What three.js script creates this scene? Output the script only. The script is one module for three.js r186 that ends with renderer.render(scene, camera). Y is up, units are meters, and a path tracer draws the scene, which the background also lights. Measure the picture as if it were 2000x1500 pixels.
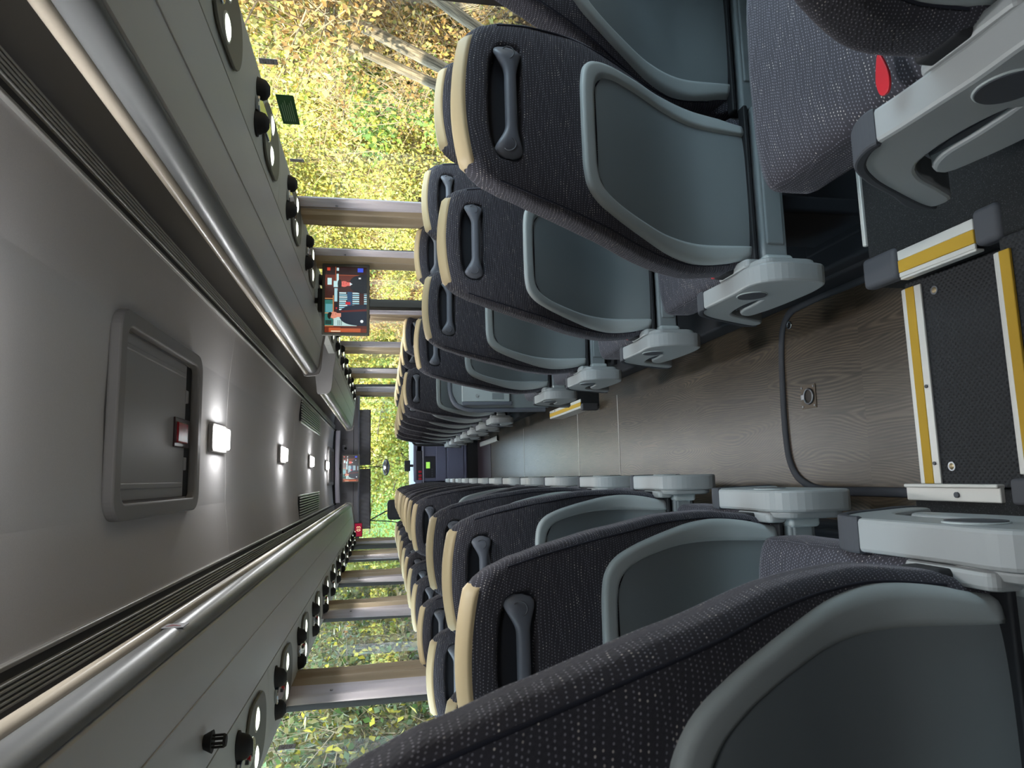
import * as THREE from 'three';
import { RoundedBoxGeometry } from 'three/addons/geometries/RoundedBoxGeometry.js';
import { mergeGeometries } from 'three/addons/utils/BufferGeometryUtils.js';
import { RectAreaLightUniformsLib } from 'three/addons/lights/RectAreaLightUniformsLib.js';
import { createNoise2D } from 'simplex-noise';

RectAreaLightUniformsLib.init();
// ------------------------------------------------------------------ camera, sky, sun, exposure
const scene = new THREE.Scene();
const FPX = 1340, PITCH = 10.65, YAW = 7.81;              // the photograph is held on its side
const camera = new THREE.PerspectiveCamera((2 * Math.atan(750 / FPX) * 180) / Math.PI, 4 / 3, 0.05, 300);
camera.rotation.order = 'YXZ';
camera.position.set(-0.21, 1.5, 0);
camera.rotation.set((-PITCH * Math.PI) / 180, (-YAW * Math.PI) / 180, -Math.PI / 2);
camera.focus = 3; camera.userData.fStop = 16.7;
const renderer = new THREE.WebGLRenderer({ antialias: true });
renderer.toneMapping = THREE.LinearToneMapping;
renderer.toneMappingExposure = 1.4;
renderer.shadowMap.enabled = true;
scene.background = new THREE.Color(0.68, 0.84, 1.0);
scene.backgroundIntensity = 8.0;
const sun = new THREE.DirectionalLight(new THREE.Color(1, 0.9, 0.7), 14.0);
sun.position.set(-14, 7.0, 12);
sun.target.position.set(0, 0, -4);
sun.castShadow = true;
sun.shadow.mapSize.set(2048, 2048);
Object.assign(sun.shadow.camera, { left: -20, right: 20, top: 20, bottom: -20, near: 1, far: 70 });
scene.add(sun, sun.target);
const LAMP = 80, GLOBE = 0.2, READ = 1.2;                             // ceiling lamps, reading lamps

// ------------------------------------------------------------------ helpers
const rng = (s) => () => { s = (s + 0x6d2b79f5) | 0; let t = Math.imul(s ^ (s >>> 15), 1 | s); t = (t + Math.imul(t ^ (t >>> 7), 61 | t)) ^ t; return ((t ^ (t >>> 14)) >>> 0) / 4294967296; };
const R0 = rng(7);
const noise2 = createNoise2D(rng(11));
const used = new Map();
const numbered = (n) => { const k = used.get(n) ?? 0; used.set(n, k + 1); return k ? n + '_' + String(k).padStart(3, '0') : n; };
const tag = (o, label, category, group) => { o.userData.label = label; o.userData.category = category; if (group) o.userData.group = group; return o; };
const shade = (m) => { m.castShadow = m.receiveShadow = true; return m; };
function thing(name, label, category, group, p = [0, 0, 0]) {
  const o = new THREE.Group(); o.name = numbered(name); o.position.set(...p); scene.add(o); return tag(o, label, category, group);
}
function part(parent, name, geo, mat, label) {
  const m = shade(new THREE.Mesh(geo, mat)); m.name = name; parent.add(m); if (label) m.userData.label = label; return m;
}
function single(name, geo, mat, label, category, group, p) {
  const m = shade(new THREE.Mesh(geo, mat)); m.name = numbered(name); if (p) m.position.set(...p); scene.add(m); return tag(m, label, category, group);
}
function struct(name, geo, mat) {
  const m = geo ? shade(new THREE.Mesh(geo, mat)) : new THREE.Group(); m.name = numbered(name); m.userData.kind = 'structure'; scene.add(m); return m;
}
function clone(o, label, p) {
  const c = o.clone(); c.name = numbered(o.name.replace(/_\d{3}$/, '')); c.position.set(...p); c.userData = { ...o.userData, label }; scene.add(c); return c;
}
const merge = (l) => mergeGeometries(l.map((g) => { const h = g.index ? g.toNonIndexed() : g; for (const k of Object.keys(h.attributes)) if (!['position', 'normal', 'uv'].includes(k)) h.deleteAttribute(k); return h; }));
const box = (w, h, d, x = 0, y = 0, z = 0) => new THREE.BoxGeometry(w, h, d).translate(x, y, z);
const rbox = (w, h, d, r, x = 0, y = 0, z = 0, seg = 3) => new RoundedBoxGeometry(w, h, d, seg, r).translate(x, y, z);
const cyl = (r0, r1, h, seg = 24) => new THREE.CylinderGeometry(r0, r1, h, seg);
const lerp = THREE.MathUtils.lerp, clamp = THREE.MathUtils.clamp, sst = THREE.MathUtils.smoothstep;
const V2 = (a) => a.map((p) => new THREE.Vector2(...p));
function extr(pts, depth, bevel = 0, seg = 2, holes = []) {
  const s = pts instanceof THREE.Shape ? pts : new THREE.Shape(V2(pts));
  for (const h of holes) s.holes.push(new THREE.Path(V2(h)));
  const b = bevel > 0;
  return new THREE.ExtrudeGeometry(s, { depth: depth - 2 * bevel, bevelEnabled: b, bevelSize: bevel, bevelThickness: bevel, bevelOffset: -bevel, bevelSegments: seg, curveSegments: 12 }).translate(0, 0, bevel);
}
// profile in (x, y), run along z from z0 to z1
const runZ = (pts, z0, z1, bevel = 0) => extr(pts, Math.abs(z1 - z0), bevel).translate(0, 0, Math.min(z0, z1));
// profile in (z, y), run across x from x0 to x1
function runX(pts, x0, x1, bevel = 0) {
  const g = extr(pts.map(([z, y]) => [-z, y]), Math.abs(x1 - x0), bevel);
  const a = Math.min(x0, x1), p = g.attributes.position, n = g.attributes.normal;
  for (let i = 0; i < p.count; i++) { const X = p.getX(i), Y = p.getY(i), Z = p.getZ(i); p.setXYZ(i, a + Z, Y, -X); const nx = n.getX(i), ny = n.getY(i), nz = n.getZ(i); n.setXYZ(i, nz, ny, -nx); }
  return g;
}
// plan in (x, z), run up from y0 to y1
function runY(pts, y0, y1, bevel = 0, holes = []) {
  const f = (q) => q.map(([x, z]) => [x, -z]);
  return extr(f(pts), y1 - y0, bevel, 2, holes.map(f)).rotateX(-Math.PI / 2).translate(0, y0, 0);
}
const smoothPts = (pts, n = 40, closed = true) => new THREE.CatmullRomCurve3(pts.map(([a, b]) => new THREE.Vector3(a, b, 0)), closed, 'centripetal').getSpacedPoints(n).slice(0, closed ? n : n + 1).map((v) => [v.x, v.y]);
const rrect = (w, h, r, n = 6, cx = 0, cy = 0) => {
  const o = [];
  for (const [sx, sy, a] of [[1, 1, 0], [-1, 1, 90], [-1, -1, 180], [1, -1, 270]]) for (let i = 0; i <= n; i++) { const t = ((a + (90 * i) / n) * Math.PI) / 180; o.push([cx + sx * (w / 2 - r) + r * Math.cos(t), cy + sy * (h / 2 - r) + r * Math.sin(t)]); }
  return o;
};
const tube = (pts, r, seg = 40, rs = 8, closed = false) => new THREE.TubeGeometry(new THREE.CatmullRomCurve3(pts.map((p) => new THREE.Vector3(...p)), closed, 'centripetal'), seg, r, rs, closed);
// grid of points f(i, j) -> [x, y, z, u, v]
function grid(ni, nj, f, flip = false) {
  const P = [], U = [], I = [];
  for (let i = 0; i <= ni; i++) for (let j = 0; j <= nj; j++) { const q = f(i / ni, j / nj, i, j); P.push(q[0], q[1], q[2]); U.push(q[3] ?? q[0], q[4] ?? q[1]); }
  for (let i = 0; i < ni; i++) for (let j = 0; j < nj; j++) { const a = i * (nj + 1) + j, b = a + 1, c = a + nj + 1, d = c + 1; if (flip) I.push(a, c, b, b, c, d); else I.push(a, b, c, b, d, c); }
  const g = new THREE.BufferGeometry();
  g.setAttribute('position', new THREE.Float32BufferAttribute(P, 3)); g.setAttribute('uv', new THREE.Float32BufferAttribute(U, 2)); g.setIndex(I); g.computeVertexNormals();
  return g;
}
function boxUV(g) {                                        // uv in metres from the face direction
  const h = g.index ? g.toNonIndexed() : g, p = h.attributes.position, n = h.attributes.normal, u = new Float32Array(p.count * 2);
  for (let i = 0; i < p.count; i += 3) {
    let nx = 0, ny = 0, nz = 0; for (let k = 0; k < 3; k++) { nx += n.getX(i + k); ny += n.getY(i + k); nz += n.getZ(i + k); }
    const ax = Math.abs(nx), ay = Math.abs(ny), az = Math.abs(nz);
    for (let k = 0; k < 3; k++) { const x = p.getX(i + k), y = p.getY(i + k), z = p.getZ(i + k); const q = ay >= ax && ay >= az ? [x, z] : ax >= az ? [z, y] : [x, y]; u[(i + k) * 2] = q[0]; u[(i + k) * 2 + 1] = q[1]; }
  }
  h.setAttribute('uv', new THREE.BufferAttribute(u, 2)); return h;
}
const table = (t) => (x) => { if (x <= t[0][0]) return t[0][1]; for (let i = 1; i < t.length; i++) if (x <= t[i][0]) { const a = t[i - 1], b = t[i], k = (x - a[0]) / (b[0] - a[0]), m = (3 - 2 * k) * k * k; return lerp(a[1], b[1], lerp(k, m, 0.35)); } return t[t.length - 1][1]; };

// ------------------------------------------------------------------ textures
function canvasTex(w, h, draw, srgb = true) {
  const c = document.createElement('canvas'); c.width = w; c.height = h; draw(c.getContext('2d'), w, h);
  const t = new THREE.CanvasTexture(c); t.wrapS = t.wrapT = THREE.RepeatWrapping; if (srgb) t.colorSpace = THREE.SRGBColorSpace; return t;
}
function dataTex(w, h, f, srgb = true, ch = 4) {
  const d = new Uint8Array(w * h * 4);
  for (let y = 0; y < h; y++) for (let x = 0; x < w; x++) { const q = f(x / w, y / h), o = (y * w + x) * 4; for (let c = 0; c < 3; c++) d[o + c] = clamp(Math.round(q.length ? q[c] : q), 0, 255); d[o + 3] = 255; }
  const t = new THREE.DataTexture(d, w, h); t.wrapS = t.wrapT = THREE.RepeatWrapping; t.magFilter = THREE.LinearFilter; t.minFilter = THREE.LinearMipmapLinearFilter; if (srgb) t.colorSpace = THREE.SRGBColorSpace; t.needsUpdate = true; return t;
}
const per = (u, v, f, s = 0) => { const a = u * 2 * Math.PI, b = v * 2 * Math.PI; return noise2(Math.cos(a) * f + s + Math.cos(b) * f * 0.73, Math.sin(a) * f - s + Math.sin(b) * f * 1.31); };
// moquette: wandering rows of small pale dashes on dark navy
const FAB = 0.30;
const fabricTex = canvasTex(1536, 1536, (g, w, h) => {
  const r = rng(3); g.fillStyle = '#37363d'; g.fillRect(0, 0, w, h);
  for (let i = 0; i < 26000; i++) { g.fillStyle = r() < 0.5 ? 'rgba(20,20,28,.35)' : 'rgba(84,84,98,.25)'; g.fillRect(r() * w, r() * h, 2 + r() * 3, 2); }
  const rows = 46, cols = 56;
  for (let k = 0; k < rows; k++) for (let i = 0; i < cols; i++) {
    const u = (i + 0.5 * (k % 2)) / cols, x = u * w, bright = per(u, k / rows, 1.1, 3) > 0.42 && per(u, k * 7.31, 1.3, k) > 0.1;
    const y = ((k + 0.5) / rows) * h + 11 * Math.sin(u * 4 * Math.PI + 1.1 * Math.sin(k * 0.9)) + 8 * Math.sin(u * 10 * Math.PI + k * 1.7) * Math.sin(k * 0.37);
    const b = 0.5 + 0.3 * r() + (bright ? 0.12 : 0);
    g.fillStyle = bright ? `rgba(214,206,198,${b})` : `rgba(158,156,166,${b})`;
    for (const oy of [-h, 0, h]) { g.beginPath(); g.ellipse(x, y + oy, 6.0, 5.0, 0, 0, 7); g.fill(); }
  }
});
fabricTex.repeat.set(1 / FAB, 1 / FAB);
const fabricBump = dataTex(256, 256, (u, v) => 128 + 60 * Math.sin(u * 120) * Math.sin(v * 120) + 40 * (R0() - 0.5), false);
fabricBump.repeat.set(6, 6);
const woodTex = (() => {                                    // printed vinyl boards running along the coach, u across, v along
  const W = 1024, H = 2048, boards = 5, bw = 0.96 / boards, r = rng(21), off = [];
  for (let i = 0; i < 40; i++) off.push([r() * 50, r() * 50, r(), r(), r()]);
  const t = dataTex(W, H, (u, v) => {
    const X = u * 0.96, Y = v * 1.92, b = Math.floor(X / bw), lx = X - b * bw - bw / 2;
    const sh = off[b][2], seg = Math.floor(((v + sh) % 1) * 1.5), o = off[b * 4 + seg + 3];
    const yy = Y + o[0];
    const cx = lx + (o[2] - 0.5) * 0.12 + 0.03 * noise2(yy * 0.7, o[1]);
    const warp = 0.003 * noise2(lx * 16 + o[0], yy * 2) + 0.008 * noise2(lx * 5, yy * 1.1 + o[1]);
    const field = Math.hypot(cx + warp, 0.012) + 0.15 * noise2(yy * 0.6, o[0]) + 0.007 * noise2(lx * 8, yy * 1.6 + 5);
    const sn = Math.sin(field * 2 * Math.PI * 105), ring = Math.sign(sn) * Math.pow(Math.abs(sn), 0.7);
    const fine = noise2(lx * 420 + o[1], yy * 9), mid = noise2(lx * 90, yy * 3 + o[0]), dust = noise2(X * 5, Y * 3);
    let k = 0.5 + 0.2 * ring * (0.35 + 0.65 * sst(noise2(lx * 7 + 3, yy * 1.1 + o[1]), -0.5, 0.4)) + 0.13 * fine + 0.10 * mid + 0.06 * dust + (o[3] - 0.5) * 0.12;
    const joint = Math.abs(Math.abs(lx) - bw / 2) < 0.0009 ? 0.75 : 1;
    k *= joint;
    const tone = o[4] * 0.12;
    return [lerp(28, 116, k), lerp(23, 101 - tone * 20, k), lerp(18, 84 - tone * 36, k)];
  });
  t.repeat.set(1 / 0.96, 1 / 1.92); return t;
})();
const studBump = dataTex(128, 128, (u, v) => { const a = (u + v) * 2 % 1, b = ((u - v) * 2 + 4) % 1; const d = Math.hypot(a - 0.5, b - 0.5); return 255 * clamp(1.3 - d * 3, 0, 1); }, false);
studBump.repeat.set(40, 40);
const carpetTex = dataTex(256, 256, (u, v) => { const n = R0(); const b = 22 + 16 * n + (n > 0.97 ? 50 : 0); return [b, b * 1.02, b * 1.06]; });
carpetTex.repeat.set(4, 4);
const grainBump = dataTex(256, 256, () => 110 + 60 * R0(), false);
grainBump.repeat.set(9, 9);
const liningTex = dataTex(512, 512, (u, v) => { const n = 1 + 0.07 * (R0() - 0.5); return [220 * n, 218 * n, 219 * n]; });
liningTex.repeat.set(3, 3);
const barkTex = dataTex(256, 512, (u, v) => { const n = 0.75 + 0.18 * noise2(u * 14, v * 5) + 0.16 * noise2(u * 40, v * 60) + (noise2(u * 5, v * 40 + 9) > 0.55 ? -0.25 : 0); return [196 * n, 176 * n, 150 * n]; });
const soilTex = dataTex(512, 512, (u, v) => { const n = 0.7 + 0.2 * noise2(u * 9, v * 9) + 0.35 * (R0() - 0.5); const leaf = noise2(u * 60, v * 60) > 0.45; return leaf ? [176 * n, 128 * n, 78 * n] : [104 * n, 84 * n, 60 * n]; });
soilTex.repeat.set(0.25, 0.25);
const grassTex = dataTex(512, 512, (u, v) => { const n = 0.75 + 0.3 * noise2(u * 12, v * 12) + 0.4 * (R0() - 0.5); return [112 * n, 150 * n, 62 * n]; });
grassTex.repeat.set(0.4, 0.4);

// ------------------------------------------------------------------ materials
const std = (color, roughness = 0.6, o = {}) => new THREE.MeshStandardMaterial({ color, roughness, ...o });
const phys = (o) => new THREE.MeshPhysicalMaterial(o);
const M = {
  fabric: phys({ map: fabricTex, roughness: 0.95, bumpMap: fabricBump, bumpScale: 0.0006, sheen: 0.4, sheenColor: new THREE.Color(0.35, 0.36, 0.42), sheenRoughness: 0.6 }),
  piping: std('#1b1d2a', 0.9),
  cream: std('#b9a682', 0.55, { bumpMap: grainBump, bumpScale: 0.0003 }),
  shellRim: std('#a9b0b0', 0.5, { bumpMap: grainBump, bumpScale: 0.0003 }),
  shellPanel: std('#7c8386', 0.55, { bumpMap: grainBump, bumpScale: 0.0003 }),
  grip: std('#62666f', 0.42, { bumpMap: grainBump, bumpScale: 0.0002 }),
  pocket: std('#22252d', 0.8),
  arm: std('#979a9a', 0.45, { bumpMap: grainBump, bumpScale: 0.0002 }),
  rubber: std('#3c3e44', 0.7),
  disc: std('#43464c', 0.5),
  dark: std('#1a1b1f', 0.7),
  metal: std('#8c8e92', 0.35, { metalness: 0.9 }),
  red: std('#c01828', 0.45),
  lining: std('#ffffff', 0.9, { map: liningTex }),
  roof: std('#a9a7a7', 0.9),
  ceilFrame: std('#989696', 0.6, { bumpMap: grainBump, bumpScale: 0.0004 }),
  hatchPanel: std('#a5a4a6', 0.55, { bumpMap: grainBump, bumpScale: 0.0006 }),
  rail: std('#d6d6d4', 0.32, { metalness: 0.35 }),
  railDark: std('#5c5d60', 0.6),
  rack: std('#c6c7c9', 0.38, { bumpMap: grainBump, bumpScale: 0.0003 }),
  rackNose: std('#6f7071', 0.36, { bumpMap: grainBump, bumpScale: 0.0002, side: THREE.DoubleSide }),
  rackTube: std('#b9ae9e', 0.32, { bumpMap: grainBump, bumpScale: 0.0002, side: THREE.DoubleSide }),
  rackIn: std('#b5b2ab', 0.9),
  strip: std('#c4c6c1', 0.5),
  oval: std('#6c6d66', 0.5),
  chrome: std('#c4c8cc', 0.12, { metalness: 1 }),
  lens: std('#ffffff', 0.4, { emissive: new THREE.Color(0.9, 1.0, 0.78), emissiveIntensity: 2.2 }),
  lamp: std('#ffffff', 0.4, { emissive: new THREE.Color(1, 0.97, 0.92), emissiveIntensity: 14 }),
  floor: std('#ffffff', 0.33, { map: woodTex, bumpMap: grainBump, bumpScale: 0.0003 }),
  carpet: std('#ffffff', 0.95, { map: carpetTex }),
  stud: std('#26272a', 0.75, { bumpMap: studBump, bumpScale: 0.002 }),
  alu: std('#d4d2cc', 0.45, { metalness: 0.2 }),
  yellow: std('#c29a2c', 0.75, { bumpMap: grainBump, bumpScale: 0.0006 }),
  cap: std('#4a4b50', 0.7),
  podium: std('#2a2b30', 0.7),
  wall: std('#54565b', 0.85),
  pillar: std('#2b2722', 0.7),
  glass: phys({ color: new THREE.Color(0.68, 0.74, 0.72), transmission: 1, thickness: 0, roughness: 0.0, ior: 1.5 }),
  curtain: phys({ color: '#a3937f', roughness: 0.95, transmission: 0.25, thickness: 0, side: THREE.DoubleSide }),
  curtainPale: phys({ color: '#b3adb6', roughness: 0.9, transmission: 0.2, thickness: 0, side: THREE.DoubleSide }),
  header: std('#97979f', 0.75),
  blind: std('#2f3036', 0.7),
  valance: std('#b9b8c6', 0.5),
  dash: std('#6c6f87', 0.45, { bumpMap: grainBump, bumpScale: 0.0003 }),
  dashDark: std('#24252e', 0.5),
  bezel: std('#56544c', 0.5),
  bark: std('#ffffff', 0.9, { map: barkTex, bumpMap: barkTex, bumpScale: 0.01 }),
  twig: std('#9a8468', 0.9),
  soil: std('#ffffff', 1, { map: soilTex }),
  grass: std('#ffffff', 1, { map: grassTex }),
  asphalt: std('#6d6a66', 0.95),
  leaf: phys({ color: '#ffffff', roughness: 0.85, transmission: 0.35, thickness: 0, side: THREE.DoubleSide }),
};

// ------------------------------------------------------------------ the coach body
const ZF = -11.5, ZR = 2.6, XW = 1.2;                     // windscreen, rear wall, inner side wall
const DECK = 0.10, REAR = 0.34, TREAD = 0.285;              // seat podium, rear platform, lower tread
const WELL = { x0: 0.27, z0: -5.58, z1: -4.62 };            // stairwell of the middle door
{
  const f = struct('floor', boxUV(runY([[-1.25, ZR], [1.25, ZR], [1.25, ZF], [-1.25, ZF]], -0.06, 0, 0, [[[WELL.x0, WELL.z1], [XW, WELL.z1], [XW, WELL.z0], [WELL.x0, WELL.z0]]])), M.floor);
  for (const z of [-4.24, -5.18, -7.3]) part(f, 'joint_strip', rbox(0.66, 0.003, 0.008, 0.001, -0.03, 0.001, z, 1), M.alu);
  part(f, 'door_well', boxUV(merge([box(0.96, 0.04, 0.98, 0.74, -0.72, -5.10), box(0.02, 0.7, 0.98, WELL.x0 - 0.005, -0.36, -5.10), box(0.96, 0.7, 0.02, 0.74, -0.36, WELL.z0 - 0.005), box(0.96, 0.7, 0.02, 0.74, -0.36, WELL.z1 + 0.005), box(0.3, 0.24, 0.96, 0.43, -0.6, -5.10), box(0.02, 0.7, 0.98, 1.21, -0.36, -5.10)])), M.stud);
  part(f, 'seat_podium', boxUV(rbox(0.83, DECK, 9.4, 0.012, -0.795, DECK / 2, -5.65)), M.podium);
  part(f, 'seat_podium', boxUV(rbox(0.82, DECK, 3.25, 0.012, 0.80, DECK / 2, -2.98)), M.podium);
  part(f, 'seat_podium', boxUV(rbox(0.80, DECK, 4.87, 0.012, 0.81, DECK / 2, -8.03)), M.podium);
  part(f, 'seat_podium', boxUV(rbox(0.80, 0.15, 0.66, 0.012, 0.80, 0.075, -1.72)), M.podium);
  part(f, 'seat_podium', boxUV(rbox(0.80, 0.15, 0.66, 0.012, -0.80, 0.075, -1.70)), M.podium);
  part(f, 'front_mat', boxUV(rbox(0.7, 0.006, 1.35, 0.002, 0, 0.003, -10.3, 1)), std('#3f3238', 0.55));
  // raised rear: tread, platforms left and right of the aisle, rear aisle
  const c = struct('floor', boxUV(rbox(0.48, TREAD, 0.32, 0.006, -0.02, TREAD / 2, -1.225)), M.stud);
  part(c, 'rear_aisle', boxUV(rbox(0.48, REAR, 3.67, 0.006, -0.02, REAR / 2, 0.76)), M.stud);
  part(c, 'rear_platform', boxUV(rbox(0.98, REAR, 4.01, 0.006, 0.71, REAR / 2, 0.58)), M.carpet);
  part(c, 'rear_platform', boxUV(rbox(0.94, REAR, 3.95, 0.006, -0.73, REAR / 2, 0.62)), M.carpet);
}
// windows: dark posts between panes, from the sill to under the rack
const SILL = 0.96, HEAD = 2.0;
const postsR = [[ZR, -0.35], [-1.73, -1.88], [-3.59, -3.70], [-4.37, -4.48], [-5.63, -6.08], [-7.41, -7.56], [-9.18, -9.33], [-10.81, -10.93], [-11.35, -11.50]];
const postsL = [[ZR, -0.30], [-1.40, -1.52], [-3.50, -3.61], [-5.56, -5.68], [-7.29, -7.41], [-9.44, -9.56], [-11.10, -11.20], [-11.42, -11.50]];
for (const [side, posts, name] of [[1, postsR, 'wall_right'], [-1, postsL, 'wall_left']]) {
  const w = struct(name, merge([box(0.06, SILL, ZR - ZF, side * (XW + 0.03), SILL / 2, (ZR + ZF) / 2), box(0.03, 0.03, ZR - ZF, side * (XW + 0.016), SILL - 0.01, (ZR + ZF) / 2), box(0.06, 0.5, ZR - ZF, side * (XW + 0.03), HEAD + 0.2, (ZR + ZF) / 2)]), M.wall);
  for (const [a, b] of posts) part(w, 'window_post', rbox(0.07, HEAD - SILL, a - b, 0.008, side * (XW + 0.036), (SILL + HEAD) / 2, (a + b) / 2), M.pillar);
  for (let i = 1; i < posts.length; i++) {
    const a = posts[i - 1][1], b = posts[i][0];
    struct('window_' + (side > 0 ? i : i + posts.length), new THREE.PlaneGeometry(a - b, HEAD - SILL - 0.02).rotateY(side * -Math.PI / 2).translate(side * (XW + 0.05), (SILL + HEAD) / 2, (a + b) / 2), M.glass);
  }
}
struct('wall_rear', box(2.5, 2.5, 0.06, 0, 1.2, ZR + 0.03), M.wall);
{
  const w = struct('wall_front', merge([box(2.5, 1.0, 0.06, 0, 0.42, ZF - 0.03), box(2.5, 0.4, 0.06, 0, 2.3, ZF - 0.03)]), M.wall);
  part(w, 'windscreen_post', rbox(0.07, 1.3, 0.07, 0.01, 1.19, 1.5, ZF), M.pillar);
  part(w, 'windscreen_post', rbox(0.07, 1.3, 0.07, 0.01, -1.19, 1.5, ZF), M.pillar);
  part(w, 'header_panel', boxUV(merge([rbox(2.36, 0.40, 0.05, 0.015, 0, 2.08, -11.12), rbox(2.36, 0.03, 0.35, 0.01, 0, 1.885, -11.3)])), M.header);
  part(w, 'header_seam', rbox(2.3, 0.006, 0.006, 0.002, 0, 1.955, -11.092, 1), M.dark);
  struct('window_30', new THREE.PlaneGeometry(2.34, 1.25).translate(0, 1.5, ZF - 0.02), M.glass);
}
// roof shell and ceiling lining
{
  const shell = [[-1.26, 1.95], [-1.26, 2.2], [-0.95, 2.42], [0, 2.48], [0.95, 2.42], [1.26, 2.2], [1.26, 1.95], [1.2, 1.95], [1.2, 2.02], [1.0, 2.2], [0.66, 2.265], [0.3, 2.29], [0, 2.295], [-0.3, 2.29], [-0.66, 2.265], [-1.0, 2.2], [-1.2, 2.02], [-1.2, 1.95]];
  const c = struct('ceiling', boxUV(runZ(shell, ZF - 0.06, ZR + 0.06)), M.roof);
  const prof = [[-0.57, 2.235], [-0.3, 2.262], [0, 2.27], [0.3, 2.262], [0.57, 2.235], [0.57, 2.25], [0.3, 2.277], [0, 2.285], [-0.3, 2.277], [-0.57, 2.25]];
  const seams = [ZR, -1.0, -3.62, -6.24, -8.86, -10.9];
  for (let i = 1; i < seams.length; i++) part(c, 'ceiling_panel', boxUV(runZ(prof, seams[i] + 0.002, seams[i - 1] - 0.002, 0.0015)), M.lining);
  for (const s of [-1, 1]) {
    const t = struct('trim_' + (s > 0 ? 1 : 2));
    part(t, 'rail_bed', rbox(0.075, 0.012, ZR + 10.9, 0.002, s * 0.598, 2.238, (ZR - 10.9) / 2, 1), M.railDark);
    for (let k = 0; k < 5; k++) part(t, 'rail_rib', rbox(0.007, 0.014, ZR + 10.9, 0.003, s * (0.588 + k * 0.0115), 2.229, (ZR - 10.9) / 2, 2), M.rail);
    part(t, 'rail_lip', rbox(0.012, 0.016, ZR + 10.9, 0.004, s * 0.556, 2.232, (ZR - 10.9) / 2, 2), M.rail);
    for (const [a, b] of [[-0.2, 2.5], [-6.6, -5.4]]) part(t, 'rail_cover', rbox(0.02, 0.012, b - a, 0.003, s * 0.574, 2.230, (a + b) / 2, 1), M.dark);
  }
}
// luggage racks: nose tube, fascia, underside, back
function rack(side, z0, z1, label, caps) {
  const t = thing('luggage_rack', label, 'luggage rack', 'overhead luggage racks', [0, 0, 0]);
  const s = side, q = (p) => p.map(([x, y]) => [s * x, y]);
  const under = [[0.578, 1.958], [0.585, 1.949], [0.64, 1.941], [0.72, 1.931], [0.80, 1.919], [0.872, 1.910], [0.872, 1.918], [0.80, 1.929], [0.72, 1.942], [0.64, 1.952], [0.585, 1.962]];
  part(t, 'underside', boxUV(runZ(q(under), z1, z0)), M.rack);
  part(t, 'nose', grid(30, 24, (a, b) => { const th = lerp(0.3, 4.6, a), rx = 0.036, ry = 0.040; return [s * (0.580 + rx * Math.cos(th)), 1.992 + ry * Math.sin(th), lerp(z0, z1, b), a * 0.2, b * 6]; }, s < 0), M.rackNose);
  part(t, 'nose_tube', grid(16, 24, (a, b) => { const th = lerp(0, 2 * Math.PI, a); return [s * (0.551 + 0.0165 * Math.cos(th)), 2.030 + 0.0165 * Math.sin(th), lerp(z0, z1, b), a * 0.1, b * 6]; }, s < 0), M.rackTube);
  part(t, 'crease_bead', rbox(0.006, 0.004, z0 - z1, 0.0015, s * 0.72, 1.930, (z0 + z1) / 2, 1), M.rack);
  part(t, 'shelf', merge([box(0.62, 0.01, z0 - z1, s * 0.88, 1.975, (z0 + z1) / 2), box(0.01, 0.24, z0 - z1, s * 1.15, 2.08, (z0 + z1) / 2)]), M.rackIn);
  const cap = smoothPts([[0.527, 2.045], [0.526, 1.995], [0.534, 1.952], [0.565, 1.935], [0.72, 1.917], [0.872, 1.899], [1.0, 1.92], [1.05, 2.0], [0.95, 2.06], [0.75, 2.07], [0.6, 2.058]].map(([x, y]) => [s * x, y]), 60);
  for (const z of caps) part(t, 'end_cap', runZ(cap, z - 0.012, z + 0.012, 0.004), M.ceilFrame);
  return t;
}
rack(1, 2.5, -4.95, 'long grey overhead rack on the right, from the back up to the hanging screen', [-4.95]);
rack(1, -6.0, -10.5, 'shorter grey overhead rack on the front right, beyond the hanging screen', [-6.0, -10.5]);
const rackL = rack(-1, 2.5, -10.45, 'unbroken grey overhead rack running along the whole left side', [-10.45]);
part(rackL, 'hazard_sticker', rbox(0.002, 0.05, 0.05, 0.0008, -0.5445, 1.99, -1.83, 1), std('#8f8f94', 0.5));
part(rackL, 'hazard_mark', runX([[-1.818, 2.008], [-1.84, 2.0], [-1.83, 1.985], [-1.818, 1.974], [-1.823, 1.99]], -0.5435, -0.5428), std('#7d2a30', 0.5));
// service strips below the windows' head
for (const s of [1, -1]) {
  const t = struct('trim_' + (s > 0 ? 3 : 4));
  const p = [[0.876, 1.909], [0.99, 1.904], [1.11, 1.901], [1.135, 1.912], [1.135, 1.96], [0.876, 1.96]].map(([x, y]) => [s * x, y]);
  const cuts = [2.5]; for (let z = 1.63; z > -10.4; z -= 1.45) cuts.push(z); cuts.push(-10.5);
  for (let i = 1; i < cuts.length; i++) part(t, 'service_panel', runZ(p, cuts[i] + 0.0015, cuts[i - 1] - 0.0015), M.strip);
  part(t, 'window_head', rbox(0.08, 0.03, 13.0, 0.008, s * 1.165, 1.935, -4.0), M.strip);
}
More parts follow.
